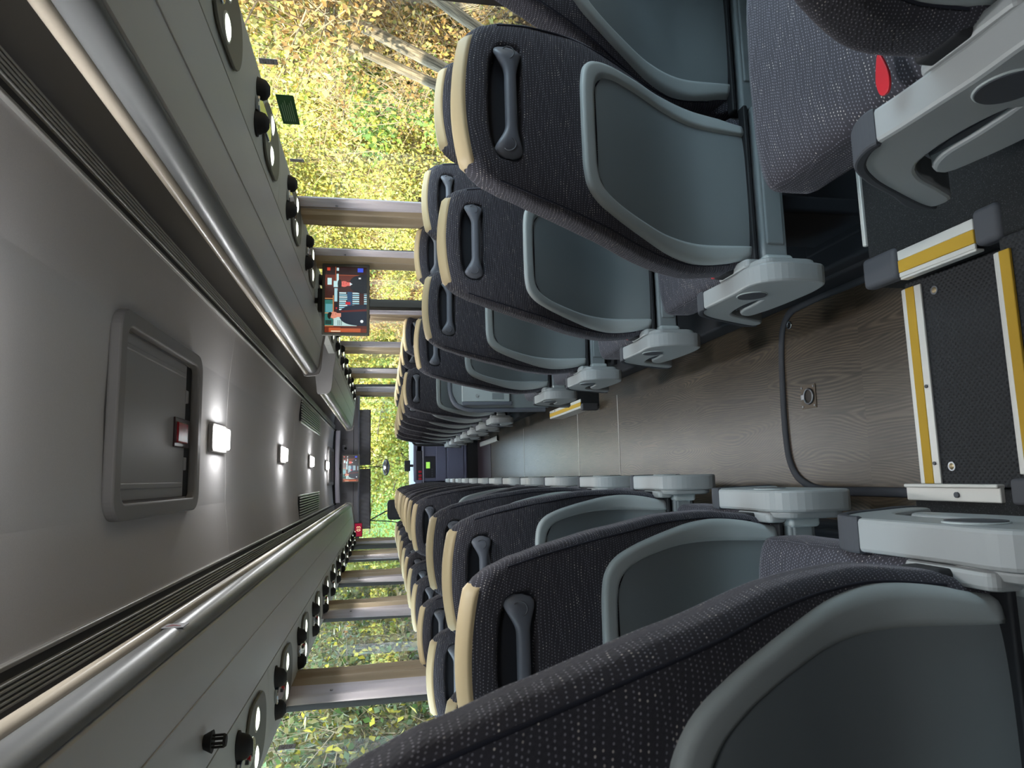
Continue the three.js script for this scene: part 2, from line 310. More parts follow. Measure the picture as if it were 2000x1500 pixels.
// ceiling lamps with their area lights
{
  const ords = ['behind the camera', 'just above the camera, out of view', 'nearest the roof hatch', 'second in view along the ceiling', 'third in view along the ceiling', 'farthest forward, before the small front hatch'];
  let proto;
  [0.82, -1.25, -3.41, -5.5, -7.6, -9.7].forEach((z, i) => {
    const label = 'square white ceiling lamp glowing brightly, ' + ords[i];
    if (!proto) {
      proto = thing('ceiling_lamp', label, 'lamp', 'ceiling lamps', [0, 2.268, z]);
      part(proto, 'lamp_frame', extr(new THREE.Shape(V2(rrect(0.13, 0.30, 0.02))), 0.02, 0.004).rotateX(Math.PI / 2), M.ceilFrame);
      part(proto, 'diffuser', extr(new THREE.Shape(V2(rrect(0.10, 0.26, 0.012))), 0.026, 0.006).rotateX(Math.PI / 2).translate(0, -0.012, 0), M.lamp);
    } else clone(proto, label, [0, 2.268, z]);
    const l = new THREE.RectAreaLight(new THREE.Color(0.94, 0.98, 1.0), LAMP, 0.10, 0.26);
    l.position.set(0, 2.268 - 0.042, z); l.rotation.x = -Math.PI / 2; scene.add(l);
    const q = new THREE.PointLight(new THREE.Color(0.97, 0.98, 1.0), GLOBE); q.position.set(0, 2.205, z); q.castShadow = true; q.shadow.radius = 2; scene.add(q);
  });
}
// roof hatch
function roofHatch(z0, z1, w, label, red) {
  const zc = (z0 + z1) / 2, d = z0 - z1, t = thing('roof_hatch', label, 'roof hatch', undefined, [0, 2.262, zc]);
  const ring = new THREE.Shape(V2(rrect(w, d, 0.07, 8))); ring.holes.push(new THREE.Path(V2(rrect(w - 0.1, d - 0.11, 0.045, 8))));
  part(t, 'hatch_frame', extr(ring, 0.034, 0.008, 3).rotateX(Math.PI / 2).translate(0, 0.004, 0), M.ceilFrame);
  part(t, 'hatch_panel', rbox(w - 0.11, 0.012, d - 0.2, 0.005, 0, 0.0, 0.05), M.hatchPanel);
  part(t, 'hatch_gap', rbox(w - 0.11, 0.01, 0.10, 0.004, 0, 0.004, -d / 2 + 0.11), M.dark);
  if (red) {
    for (const x of [-0.13, 0.13]) part(t, 'hinge_lug', rbox(0.05, 0.014, 0.03, 0.004, x, -0.004, -d / 2 + 0.145), M.hatchPanel);
    part(t, 'panel_rib', rbox(w - 0.16, 0.012, 0.02, 0.005, 0, -0.004, d / 2 - 0.1), M.hatchPanel);
    part(t, 'panel_rib', rbox(0.02, 0.012, d - 0.26, 0.005, -w / 2 + 0.1, -0.004, 0.04), M.hatchPanel);
    part(t, 'panel_rib', rbox(0.02, 0.012, d - 0.26, 0.005, w / 2 - 0.1, -0.004, 0.04), M.hatchPanel);
    part(t, 'release_box', rbox(0.11, 0.012, 0.2, 0.004, -0.015, -0.006, -0.255), std('#3c2226', 0.4));
    part(t, 'release_cover', rbox(0.078, 0.014, 0.13, 0.006, -0.015, -0.011, -0.245), phys({ color: '#d01c30', roughness: 0.2, transmission: 0.3, thickness: 0 }), 'red plastic emergency release');
  }
  return t;
}
roofHatch(-2.09, -3.0, 0.62, 'large square roof hatch with rounded frame and red emergency release', true);
roofHatch(-9.88, -10.8, 0.54, 'small far roof hatch in the ceiling above the front television', false);
// air grilles in the ceiling
for (const s of [1, -1]) {
  const t = thing('air_grille', s > 0 ? 'slatted air grille in the ceiling beside the right rail' : 'slatted air grille in the ceiling beside the left rail', 'air vent', undefined, [s * 0.44, 2.245, -7.45]);
  part(t, 'grille_frame', rbox(0.2, 0.014, 1.9, 0.004, 0, 0, 0), M.dark);
  for (let k = 0; k < 8; k++) part(t, 'slat', rbox(0.011, 0.014, 1.86, 0.004, -0.084 + k * 0.024, -0.012, 0), M.rail);
  part(t, 'grille_lip', rbox(0.016, 0.018, 1.92, 0.005, s * -0.106, -0.008, 0), M.rail);
}
// reading light panels
function readingUnit() {
  const t = thing('reading_light_panel', '', 'reading light', 'reading light panels under the racks');
  const oval = (w, d, y, h) => extr(new THREE.Shape(V2(smoothPts(rrect(w, d, Math.min(w, d) * 0.49, 6), 48))), h, h * 0.3).rotateX(Math.PI / 2).translate(0, y, 0);
  part(t, 'lamp_plate', oval(0.215, 0.34, 0.003, 0.008).translate(0.005, 0, -0.06), M.oval);
  const lens = new THREE.SphereGeometry(0.034, 20, 10).scale(1, 0.22, 1);
  for (const x of [-0.058, 0.058]) { const h = part(t, 'lens_ring', new THREE.TorusGeometry(0.036, 0.004, 8, 24).rotateX(Math.PI / 2).translate(x, -0.005, -0.03), M.strip); part(t, 'reading_lamp', lens.clone().translate(x, -0.006, -0.03), M.lens); }
  part(t, 'button_plate', oval(0.07, 0.24, 0.003, 0.014).translate(-0.005, 0, 0.13), M.chrome);
  part(t, 'call_button', cyl(0.008, 0.008, 0.006).translate(-0.005, -0.013, 0.12), M.red, 'red call button');
  for (const z of [0.09, 0.15]) part(t, 'light_switch', cyl(0.007, 0.007, 0.006).translate(-0.005, -0.013, z), M.disc);
  const noz = new THREE.LatheGeometry(V2([[0, -0.034], [0.018, -0.033], [0.030, -0.024], [0.036, -0.008], [0.038, 0.0], [0.044, 0.002], [0.044, 0.006], [0, 0.006]]), 28);
  for (const x of [-0.058, 0.058]) { const n = part(t, 'air_nozzle', noz.clone().translate(x, 0, 0.205), M.dark); part(n, 'nozzle_slot', rbox(0.03, 0.004, 0.006, 0.001, x, -0.034, 0.205, 1), M.disc); }
  return t;
}
{
  const ORD = ['nearest', 'second', 'third', 'fourth', 'fifth', 'sixth', 'seventh', 'eighth', 'ninth', 'tenth', 'eleventh', 'twelfth', 'thirteenth'];
  const proto = readingUnit(); let first = true;
  const zsR = [-1.73, -2.45, -3.19, -3.93, -4.66, -5.6, -6.32, -7.04, -7.76, -8.48, -9.2, -9.92], zsL = [-2.42, -3.125, -3.84, -4.55, -5.26, -5.97, -6.68, -7.39, -8.1, -8.81, -9.52, -10.2];
  for (const [s, zs] of [[1, zsR], [-1, zsL]]) zs.forEach((z, i) => {
    const p = [s * 1.012, 1.9005, z + 0.03];
    const label = `twin reading lights and air nozzles under the ${s > 0 ? 'right' : 'left'} rack, ${ORD[i]} from the camera`;
    let u = proto;
    if (first) { proto.position.set(...p); proto.userData.label = label; first = false; } else u = clone(proto, label, p);
    const l = new THREE.SpotLight(new THREE.Color(1, 0.97, 0.86), READ, 0, 0.65, 0.9, 2);
    l.position.set(p[0], 1.885, z); l.target.position.set(p[0], 0, z); l.shadow.radius = 2; scene.add(l, l.target);
  });
}
{ // small gooseneck microphone cup on the left rack
  const t = thing('hook', 'small black slotted coat hook under the left rack', 'hook', undefined, [-0.815, 1.915, -1.83]);
  part(t, 'hook_base', cyl(0.016, 0.026, 0.02, 24).translate(0, -0.008, 0), M.dark);
  for (let k = 0; k < 8; k++) { const a = (k / 8) * Math.PI * 2; part(t, 'hook_bar', rbox(0.004, 0.03, 0.006, 0.001, Math.cos(a) * 0.014, -0.03, Math.sin(a) * 0.014, 1), M.dark); }
  part(t, 'hook_tip', cyl(0.016, 0.013, 0.006, 20).translate(0, -0.046, 0), M.dark);
}

// ------------------------------------------------------------------ seats
// local frame: base on the podium, front towards -z, x = 0 the middle of the seat, z = 0 the rear foot of the backrest
const spline = (pts) => { const n = pts.length, m = pts.map((p, i) => (i === 0 ? (pts[1][1] - p[1]) / (pts[1][0] - p[0]) : i === n - 1 ? (p[1] - pts[i - 1][1]) / (p[0] - pts[i - 1][0]) : (pts[i + 1][1] - pts[i - 1][1]) / (pts[i + 1][0] - pts[i - 1][0])));
  return (x) => { x = clamp(x, pts[0][0], pts[n - 1][0]); let i = 1; while (i < n - 1 && x > pts[i][0]) i++; const [x0, y0] = pts[i - 1], [x1, y1] = pts[i], h = x1 - x0, t = (x - x0) / h, t2 = t * t, t3 = t2 * t; return (2 * t3 - 3 * t2 + 1) * y0 + (t3 - 2 * t2 + t) * h * m[i - 1] + (3 * t2 - 2 * t3) * y1 + (t3 - t2) * h * m[i]; }; };
const zb = spline([[0.40, 0.0], [0.50, 0.002], [0.60, 0.018], [0.70, 0.072], [0.80, 0.150], [0.90, 0.228], [0.98, 0.278], [1.10, 0.325], [1.24, 0.355]]);
const wHalf = table([[0.415, 0.185], [0.50, 0.212], [0.62, 0.225], [0.78, 0.225], [0.95, 0.211], [1.08, 0.191], [1.16, 0.176], [1.205, 0.160], [1.225, 0.146], [1.237, 0.130]]);
const TOP = 1.237, BOT = 0.415;
const thick = (y) => { let d = lerp(0.115, 0.085, sst(y, 0.8, 1.2)); if (y > TOP - 0.045) d *= Math.sqrt(Math.max(0, 1 - ((y - TOP + 0.045) / 0.0455) ** 2)); if (y < BOT + 0.03) d *= Math.sqrt(Math.max(0.02, 1 - ((BOT + 0.03 - y) / 0.031) ** 2)); return d; };
const pocketR = (x, y) => { const s = (x / 0.122) ** 4 + ((y - 1.137) / 0.037) ** 4; return 0.028 * (1 - sst(s, 0.55, 1.0)); };
const half = (x, y, w = wHalf(y)) => (thick(y) / 2) * Math.pow(Math.max(0, 1 - Math.pow(Math.min(1, Math.abs(x) / w), 4.5)), 1 / 4.5);
const zmid = (y) => zb(y) - lerp(0.115, 0.085, sst(y, 0.8, 1.2)) / 2;
const archY = (x, y) => y - 0.022 * (x / 0.15) ** 2 * sst(y, 1.02, TOP);
const backZ = (x, y) => zmid(y) + half(x, y) - pocketR(x, y);
function backrestGeo() {
  const NX = 60, rows = [];
  for (let i = 0; i <= 24; i++) rows.push(lerp(BOT, 1.06, i / 24));
  for (let i = 1; i <= 20; i++) rows.push(lerp(1.06, 1.195, i / 20));
  for (let i = 1; i <= 9; i++) rows.push(lerp(1.195, TOP, Math.sin((i / 9) * Math.PI / 2)));
  const P = [], U = [], I = [], C = 2 * NX + 1;
  for (const y of rows) {
    const w = wHalf(y), d2 = thick(y) / 2;
    for (let k = 0; k < C; k++) {
      const back = k <= NX, s = back ? -1 + (2 * k) / NX : 1 - (2 * (k - NX)) / NX, x = w * Math.sin((s * Math.PI) / 2), h = half(x, y, w);
      const z = zmid(y) + (back ? h - pocketR(x, y) : -h), drop = d2 - h, L = w + d2;
      P.push(x, archY(x, y), z);
      const flat = Math.sign(x || 1) * (Math.abs(x) + drop);
      U.push(back ? flat : Math.sign(x || 1) * (2 * L) - flat, y + (back ? 0 : 0.13));
    }
  }
  for (let i = 0; i < rows.length - 1; i++) for (let k = 0; k < C - 1; k++) { const a = i * C + k, b = a + 1, c = a + C, d = c + 1; I.push(a, b, c, b, d, c); }
  const bc = P.length / 3; P.push(0, BOT, zmid(BOT)); U.push(0, BOT);
  for (let k = 0; k < C - 1; k++) I.push(bc, k + 1, k);
  const g = new THREE.BufferGeometry();
  g.setAttribute('position', new THREE.Float32BufferAttribute(P, 3)); g.setAttribute('uv', new THREE.Float32BufferAttribute(U, 2)); g.setIndex(I); g.computeVertexNormals();
  const n = g.attributes.normal;
  for (let i = 0; i < rows.length; i++) { const a = i * C, b = a + C - 1, v = new THREE.Vector3(n.getX(a) + n.getX(b), n.getY(a) + n.getY(b), n.getZ(a) + n.getZ(b)).normalize(); n.setXYZ(a, v.x, v.y, v.z); n.setXYZ(b, v.x, v.y, v.z); }
  return g;
}
function pocketGeo() { return grid(30, 14, (a, b) => { const x = (a - 0.5) * 0.25, y = 1.137 + (b - 0.5) * 0.078; return [x, archY(x, y), backZ(x, y) + 0.0012 + 0.0025 * sst(pocketR(x, y), 0, 0.02) - 0.004 * (1 - sst(pocketR(x, y), 0, 0.003))]; }, true); }
function headbandGeo() {                                    // leather pad over the top edge
  const n = 26, m = 20, yb = TOP - 0.024, yf = TOP - 0.16;
  return grid(n, m, (a, b, i, j) => {
    const x = lerp(-0.136, 0.136, a), edge = i === 0 || i === n ? -0.004 : 0.0045, e2 = j === 0 || j === m ? -0.004 : edge;
    const k = b * 2; let y, sgn; if (k <= 0.7) { y = lerp(yb, TOP, Math.sin((k / 0.7) * Math.PI / 2)); sgn = 1; } else { y = lerp(TOP, yf, 1 - Math.cos(((k - 0.7) / 1.3) * Math.PI / 2)); sgn = -1; }
    const w = Math.max(wHalf(y), 0.145), h = half(x, y, w), top = Math.pow(clamp((y - (TOP - 0.045)) / 0.045, 0, 1), 1.5);
    return [x, archY(x, y) + Math.max(e2, -0.002) * top, zmid(y) + sgn * (h + e2 * (1 - 0.6 * top)), x, k * 0.1];
  }, false);
}
const railPts = (pts) => { const c = new THREE.CatmullRomCurve3(pts.map(([x, y]) => new THREE.Vector3(x, y, 0)), false, 'centripetal'); return (t) => c.getPoint(t); };
function shellRimGeo() {
  const o = [[0.182, 0.452], [0.190, 0.498], [0.202, 0.55], [0.208, 0.614], [0.205, 0.70], [0.196, 0.776], [0.185, 0.85], [0.173, 0.91], [0.157, 0.955], [0.134, 0.979], [0.10, 0.988], [0.05, 0.990]];
  const q = [[0.148, 0.452], [0.149, 0.50], [0.151, 0.55], [0.154, 0.614], [0.157, 0.70], [0.156, 0.776], [0.149, 0.85], [0.141, 0.895], [0.129, 0.925], [0.112, 0.942], [0.088, 0.949], [0.05, 0.951]];
  const mir = (l) => [...l.map(([x, y]) => [-x, y]), ...[...l].reverse()];
  const O = railPts(mir(o)), Q = railPts(mir(q)), H = [[0, -0.006], [0.06, 0.006], [0.18, 0.0125], [0.35, 0.014], [0.75, 0.014], [0.9, 0.011], [1, -0.002]];
  return grid(96, H.length - 1, (t, b, i, j) => {
    const A = O(t), B = Q(t), k = H[j][0], x = lerp(A.x, B.x, k), y = lerp(A.y, B.y, k);
    const end = i === 0 || i === 96 ? -0.004 : H[j][1];
    return [x, y - 0.022, zmid(y - 0.022) + half(x, y - 0.022) + end, x, y];
  }, true);
}
const shellIn = spline([[0.45, 0.148], [0.55, 0.151], [0.614, 0.154], [0.70, 0.157], [0.776, 0.156], [0.85, 0.149], [0.895, 0.141], [0.925, 0.129], [0.942, 0.112], [0.95, 0.088]]);
const shellPanelGeo = () => grid(26, 20, (a, b) => { const y = lerp(0.455, 0.949, b), w = shellIn(y) + 0.004, x = lerp(-w, w, a), Y = y - 0.022; return [x, Y, zmid(Y) + half(x, Y) + 0.003 + 0.004 * (1 - (2 * a - 1) ** 2), x, y]; }, true);
function gripGeo() {
  const N = 36, m = 14;
  const body = grid(N, m, (a, b) => {
    const x = lerp(-0.116, 0.116, a), e = Math.abs(x) / 0.116, fl = sst(e, 0.45, 0.95), tip = Math.sqrt(Math.max(0, 1 - (Math.max(0, e - 0.86) / 0.145) ** 2));
    const ry = lerp(0.0125, 0.030, fl) * tip, rz = lerp(0.012, 0.013, fl) * tip, t = b * 2 * Math.PI, yc = 1.127 + 0.006 * fl;
    const yy = yc + ry * Math.sign(Math.cos(t)) * Math.abs(Math.cos(t)) ** 0.8;
    return [x, yy, zb(1.135) + (yy - 1.135) * 0.19 + 0.003 - 0.010 * sst(e, 0.75, 1) + rz * Math.sin(t), x, yy];
  });
  return body;
}
const gripButtonGeo = () => merge([-1, 1].map((s) => new THREE.TorusGeometry(0.0125, 0.0012, 6, 24).rotateX(-0.2).translate(s * 0.094, 1.133, zb(1.135) + 0.0125)));
function cushionGeo(w = 0.44) {                             // soft block, rolled front edge, slight crown
  const D = 0.475, H = 0.125, N = 28, m = 44, sec = (t, hw, hh, p) => { const a = t * 2 * Math.PI; return [hw * Math.sign(Math.cos(a)) * Math.abs(Math.cos(a)) ** (2 / p), hh * Math.sign(Math.sin(a)) * Math.abs(Math.sin(a)) ** (2 / p)]; };
  const g = grid(N, m, (a, b) => {
    const s = a, z = -0.015 - s * D, endF = Math.sqrt(Math.max(0.0004, 1 - (Math.max(0, s - 0.93) / 0.07) ** 2)), endB = Math.sqrt(Math.max(0.0004, 1 - (Math.max(0, 0.06 - s) / 0.06) ** 2)), k = Math.min(endF, endB);
    const [x, y] = sec(b, w / 2 - 0.012 * (1 - k), (H / 2) * (0.35 + 0.65 * k), 6);
    const c = 0.012 * (1 - (2 * x / w) ** 2) * (y > 0 ? 1 : 0) * k;
    return [x, 0.418 + y + c + 0.012 * s, z, 0, 0];
  }, true);
  return g;
}
const G = {};
const C0 = boxUV(cushionGeo());
G.cushion = C0; G.back = backrestGeo(); G.pocket = pocketGeo(); G.band = headbandGeo(); G.rim = shellRimGeo(); G.panel = shellPanelGeo(); G.grip = gripGeo(); G.gripBtn = gripButtonGeo();
G.seam = merge([-1, 1].map((s) => tube([0.5, 0.6, 0.7, 0.8, 0.9, 1.0, 1.1, 1.17].map((y) => { const x = s * wHalf(y) * 0.93; return [x, archY(x, y), zmid(y) + half(x, y) + 0.0005]; }), 0.0022, 40, 6)));
G.cover = merge([rbox(0.46, 0.07, 0.03, 0.008, 0, 0.385, 0.005), rbox(0.36, 0.05, 0.02, 0.005, 0.03, 0.385, 0.014)]);
G.coverEnd = rbox(0.05, 0.078, 0.05, 0.01, 0, 0.385, 0.012);
G.slot = rbox(0.46, 0.012, 0.03, 0.004, 0, 0.437, 0.0);
G.leg = merge([rbox(0.05, 0.33, 0.28, 0.012, 0, 0.18, -0.2), rbox(0.09, 0.025, 0.36, 0.006, 0, 0.0125, -0.2), rbox(0.46, 0.05, 0.30, 0.01, 0, 0.338, -0.2)]);
// armrest in side view (z, y)
const armLoop = smoothPts([[0.005, 0.475], [-0.10, 0.478], [-0.20, 0.482], [-0.268, 0.484], [-0.315, 0.462], [-0.356, 0.412], [-0.400, 0.333], [-0.448, 0.248], [-0.446, 0.214], [-0.412, 0.21], [-0.380, 0.258], [-0.340, 0.334], [-0.302, 0.372], [-0.24, 0.386], [-0.17, 0.384], [-0.135, 0.372], [-0.20, 0.362], [-0.275, 0.357], [-0.318, 0.330], [-0.322, 0.305], [-0.27, 0.288], [-0.15, 0.276], [-0.03, 0.278], [0.03, 0.30], [0.045, 0.36], [0.04, 0.43]], 110);
const armCap = smoothPts([[-0.245, 0.4865], [-0.272, 0.4875], [-0.319, 0.466], [-0.361, 0.415], [-0.405, 0.335], [-0.455, 0.247], [-0.447, 0.206], [-0.436, 0.24], [-0.392, 0.329], [-0.349, 0.405], [-0.309, 0.452], [-0.266, 0.4735], [-0.245, 0.475]], 80);
const shroud = rrect(0.145, 0.165, 0.04, 8, -0.045, 0.385);
for (const s of [1, -1]) {                                  // s = 1: armrest at local -x (aisle of the right column)
  const X = (x) => -s * x, run = (p, a, b, bev) => runX(p, Math.min(X(a), X(b)), Math.max(X(a), X(b)), bev);
  G['arm' + s] = run(armLoop, 0.218, 0.268, 0.006); G['cap' + s] = run(armCap, 0.2155, 0.2705, 0.004); G['shroud' + s] = merge([run(shroud, 0.202, 0.262, 0.012), run(rrect(0.15, 0.05, 0.015, 5, -0.10, 0.452), 0.192, 0.216, 0.006)]);
  G['disc' + s] = cyl(0.036, 0.036, 0.006, 32).rotateZ(Math.PI / 2).translate(X(0.2685), 0.425, -0.095);
  G['ring' + s] = new THREE.TorusGeometry(0.037, 0.002, 8, 32).rotateY(Math.PI / 2).translate(X(0.2685), 0.425, -0.095);
  G['inset' + s] = run([[-0.13, 0.372], [-0.235, 0.378], [-0.285, 0.366], [-0.22, 0.36]], 0.225, 0.262, 0);
  G['buckle' + s] = rbox(0.03, 0.05, 0.07, 0.008, X(0.198), 0.475, -0.12); G['release' + s] = rbox(0.02, 0.012, 0.03, 0.004, X(0.198), 0.497, -0.148);
  for (const k of ['arm', 'cap', 'shroud', 'disc', 'ring', 'inset', 'buckle', 'release']) G[k + s].translate(0, 0, 0.055);
}
function seat(label, category, group, kind, x, base, z, recline = 0) {
  const t = thing('coach_seat', label, category, group, [x, base, z]);
  part(t, 'cushion', G.cushion, M.fabric);
  const back = [part(t, 'backrest', G.back, M.fabric), part(t, 'headband', G.band, M.cream, 'cream leather headband'), part(t, 'handle_pocket', G.pocket, M.pocket), part(t, 'shell_rim', G.rim, M.shellRim), part(t, 'shell_panel', G.panel, M.shellPanel), part(t, 'piping', G.seam, M.piping)];
  const h = part(t, 'grab_handle', G.grip, M.grip); part(h, 'handle_button', G.gripBtn, M.disc); back.push(h);
  if (recline) for (const m of back) { const c = Math.cos(recline), s = Math.sin(recline), py = 0.45, pz = -0.05; m.rotation.x = recline; m.position.set(0, py - (py * c - pz * s), pz - (py * s + pz * c)); }
  part(t, 'lower_cover', G.cover, M.shellPanel); part(t, 'gap_strip', G.slot, M.dark); part(t, 'leg', G.leg, M.podium);
  if (kind) {
    part(t, 'cover_end', G.coverEnd.clone().translate(-kind * 0.205, 0, 0), M.shellRim);
    const a = part(t, 'armrest', G['arm' + kind], M.arm); part(a, 'front_cap', G['cap' + kind], M.rubber); part(a, 'pivot_disc', G['disc' + kind], M.disc); part(a, 'pivot_ring', G['ring' + kind], M.shellRim); part(a, 'slot_inset', G['inset' + kind], M.rubber);
    part(t, 'armrest_shroud', G['shroud' + kind], M.arm);
    const b = part(t, 'belt_buckle', G['buckle' + kind], M.dark); if (base !== REAR) part(b, 'release_button', G['release' + kind], M.red, 'red belt release');
  }
  return t;
}
{
  const N = ['nearest', 'second', 'third', 'fourth', 'fifth', 'sixth', 'seventh', 'eighth', 'ninth', 'tenth', 'eleventh', 'twelfth', 'thirteenth', 'fourteenth'];
  const aR = [[0.505, REAR, -0.60], [0.51, 0.13, -1.555], [0.495, DECK, -2.305], [0.495, DECK, -3.13], [0.495, DECK, -3.905]]; for (let k = 0; k < 7; k++) aR.push([0.52, DECK, -5.92 - 0.72 * k]);
  aR.forEach(([x, b, z], i) => seat(`aisle seat right of the gangway, ${N[i]} row from the camera${i === 0 ? ', cushion with red belt tag' : i === 5 ? ', just past the stairwell' : ''}`, 'seat', 'right aisle seats', 1, x, b, z));
  const wR = [[0.962, 0.15, -1.57], [0.95, DECK, -2.36], [0.95, DECK, -3.10], [0.95, DECK, -3.80]]; for (let k = 0; k < 7; k++) wR.push([0.968, DECK, -5.94 - 0.72 * k]);
  wR.forEach(([x, b, z], i) => seat(`window seat by the right windows, ${N[i + 1]} row from the camera`, 'seat', 'right window seats', 0, x, b, z));
  const aL = [[-0.553, 0.315, -0.745], [-0.525, 0.14, -1.52]]; for (let k = 0; k < 12; k++) aL.push([-0.487, DECK, -2.26 - 0.716 * k]);
  aL.forEach(([x, b, z], i) => seat(`aisle seat left of the gangway, ${N[i]} row from the camera${i === 0 ? ', filling the lower left corner' : i === 4 ? ', leaning back' : ''}`, 'seat', 'left aisle seats', -1, x, b, z, i === 4 ? 0.3 : i === 0 ? -0.06 : 0));
  const wL = [[-0.972, 0.15, -1.52]]; for (let k = 0; k < 12; k++) wL.push([-0.95, DECK, -2.31 - 0.722 * k]);
  wL.forEach(([x, b, z], i) => seat(`window seat by the left windows, ${N[i + 1]} row from the camera`, 'seat', 'left window seats', 0, x, b, z));
}

// ------------------------------------------------------------------ curtains gathered at the posts
function curtain(side, z0, z1, pale, label, seed) {
  const r = rng(seed), t = thing('curtain', label, 'curtain', 'window curtains'), L = z0 - z1, y0 = 0.93, y1 = 1.93, ph = r() * 6, x0 = 1.125;
  const sheet = (a, b, folds, amp, wob, xo, tilt) => grid(Math.round(folds * 12), 16, (u, v) => {
    const z = lerp(a, b, u), y = lerp(y0, y1, v), spread = 1 + wob * Math.sin(v * 2.2 + ph), bow = 0.03 * Math.sin(v * Math.PI) * Math.sin(u * 3 + ph);
    const f = amp * Math.sin(u * folds * 2 * Math.PI + 0.6 * Math.sin(v * 4 + ph) + 0.8 * Math.sin(u * 7 + ph)) * (0.55 + 0.45 * Math.sin(v * 2.5 + u * 13 + ph)) - tilt * u;
    return [side * (x0 + xo + f), y, lerp((a + b) / 2, z, spread) + bow * L * 0.5, u, v];
  });
  const zm = z0 - L * pale;
  part(t, 'pale_lining', sheet(z0, zm - 0.01, 2.5, 0.010, 0.05, 0, 0), M.curtainPale, 'pale lining');
  part(t, 'tan_folds', sheet(zm, z1, 4.5, 0.020, 0.06, 0.006, 0.022), M.curtain, 'tan folds');
  for (const y of [1.17, 1.72]) part(t, 'snap_button', cyl(0.007, 0.007, 0.006, 14).rotateZ(Math.PI / 2).translate(side * (x0 - 0.016), y, lerp(z0, zm, 0.45)), M.metal);
  return t;
}
{
  const O = ['nearest', 'second', 'third', 'fourth', 'fifth', 'sixth'];
  [[-3.22, -3.54, 0.4], [-3.96, -4.32, 0.35], [-5.42, -5.68, 0.5], [-6.68, -7.30, 0.5], [-8.35, -9.1, 0.55], [-10.08, -10.9, 0.6]].forEach(([a, b, p], i) => curtain(1, a, b, p, `pleated curtain gathered on the right windows, ${O[i]} from the camera`, 30 + i));
  [[-3.10, -3.62, 0.55], [-4.93, -5.50, 0.52], [-6.54, -7.22, 0.52], [-8.44, -9.2, 0.52], [-10.44, -11.1, 0.55]].forEach(([a, b, p], i) => curtain(-1, a, b, p, `pleated curtain gathered on the left windows, ${O[i]} from the camera`, 50 + i));
}
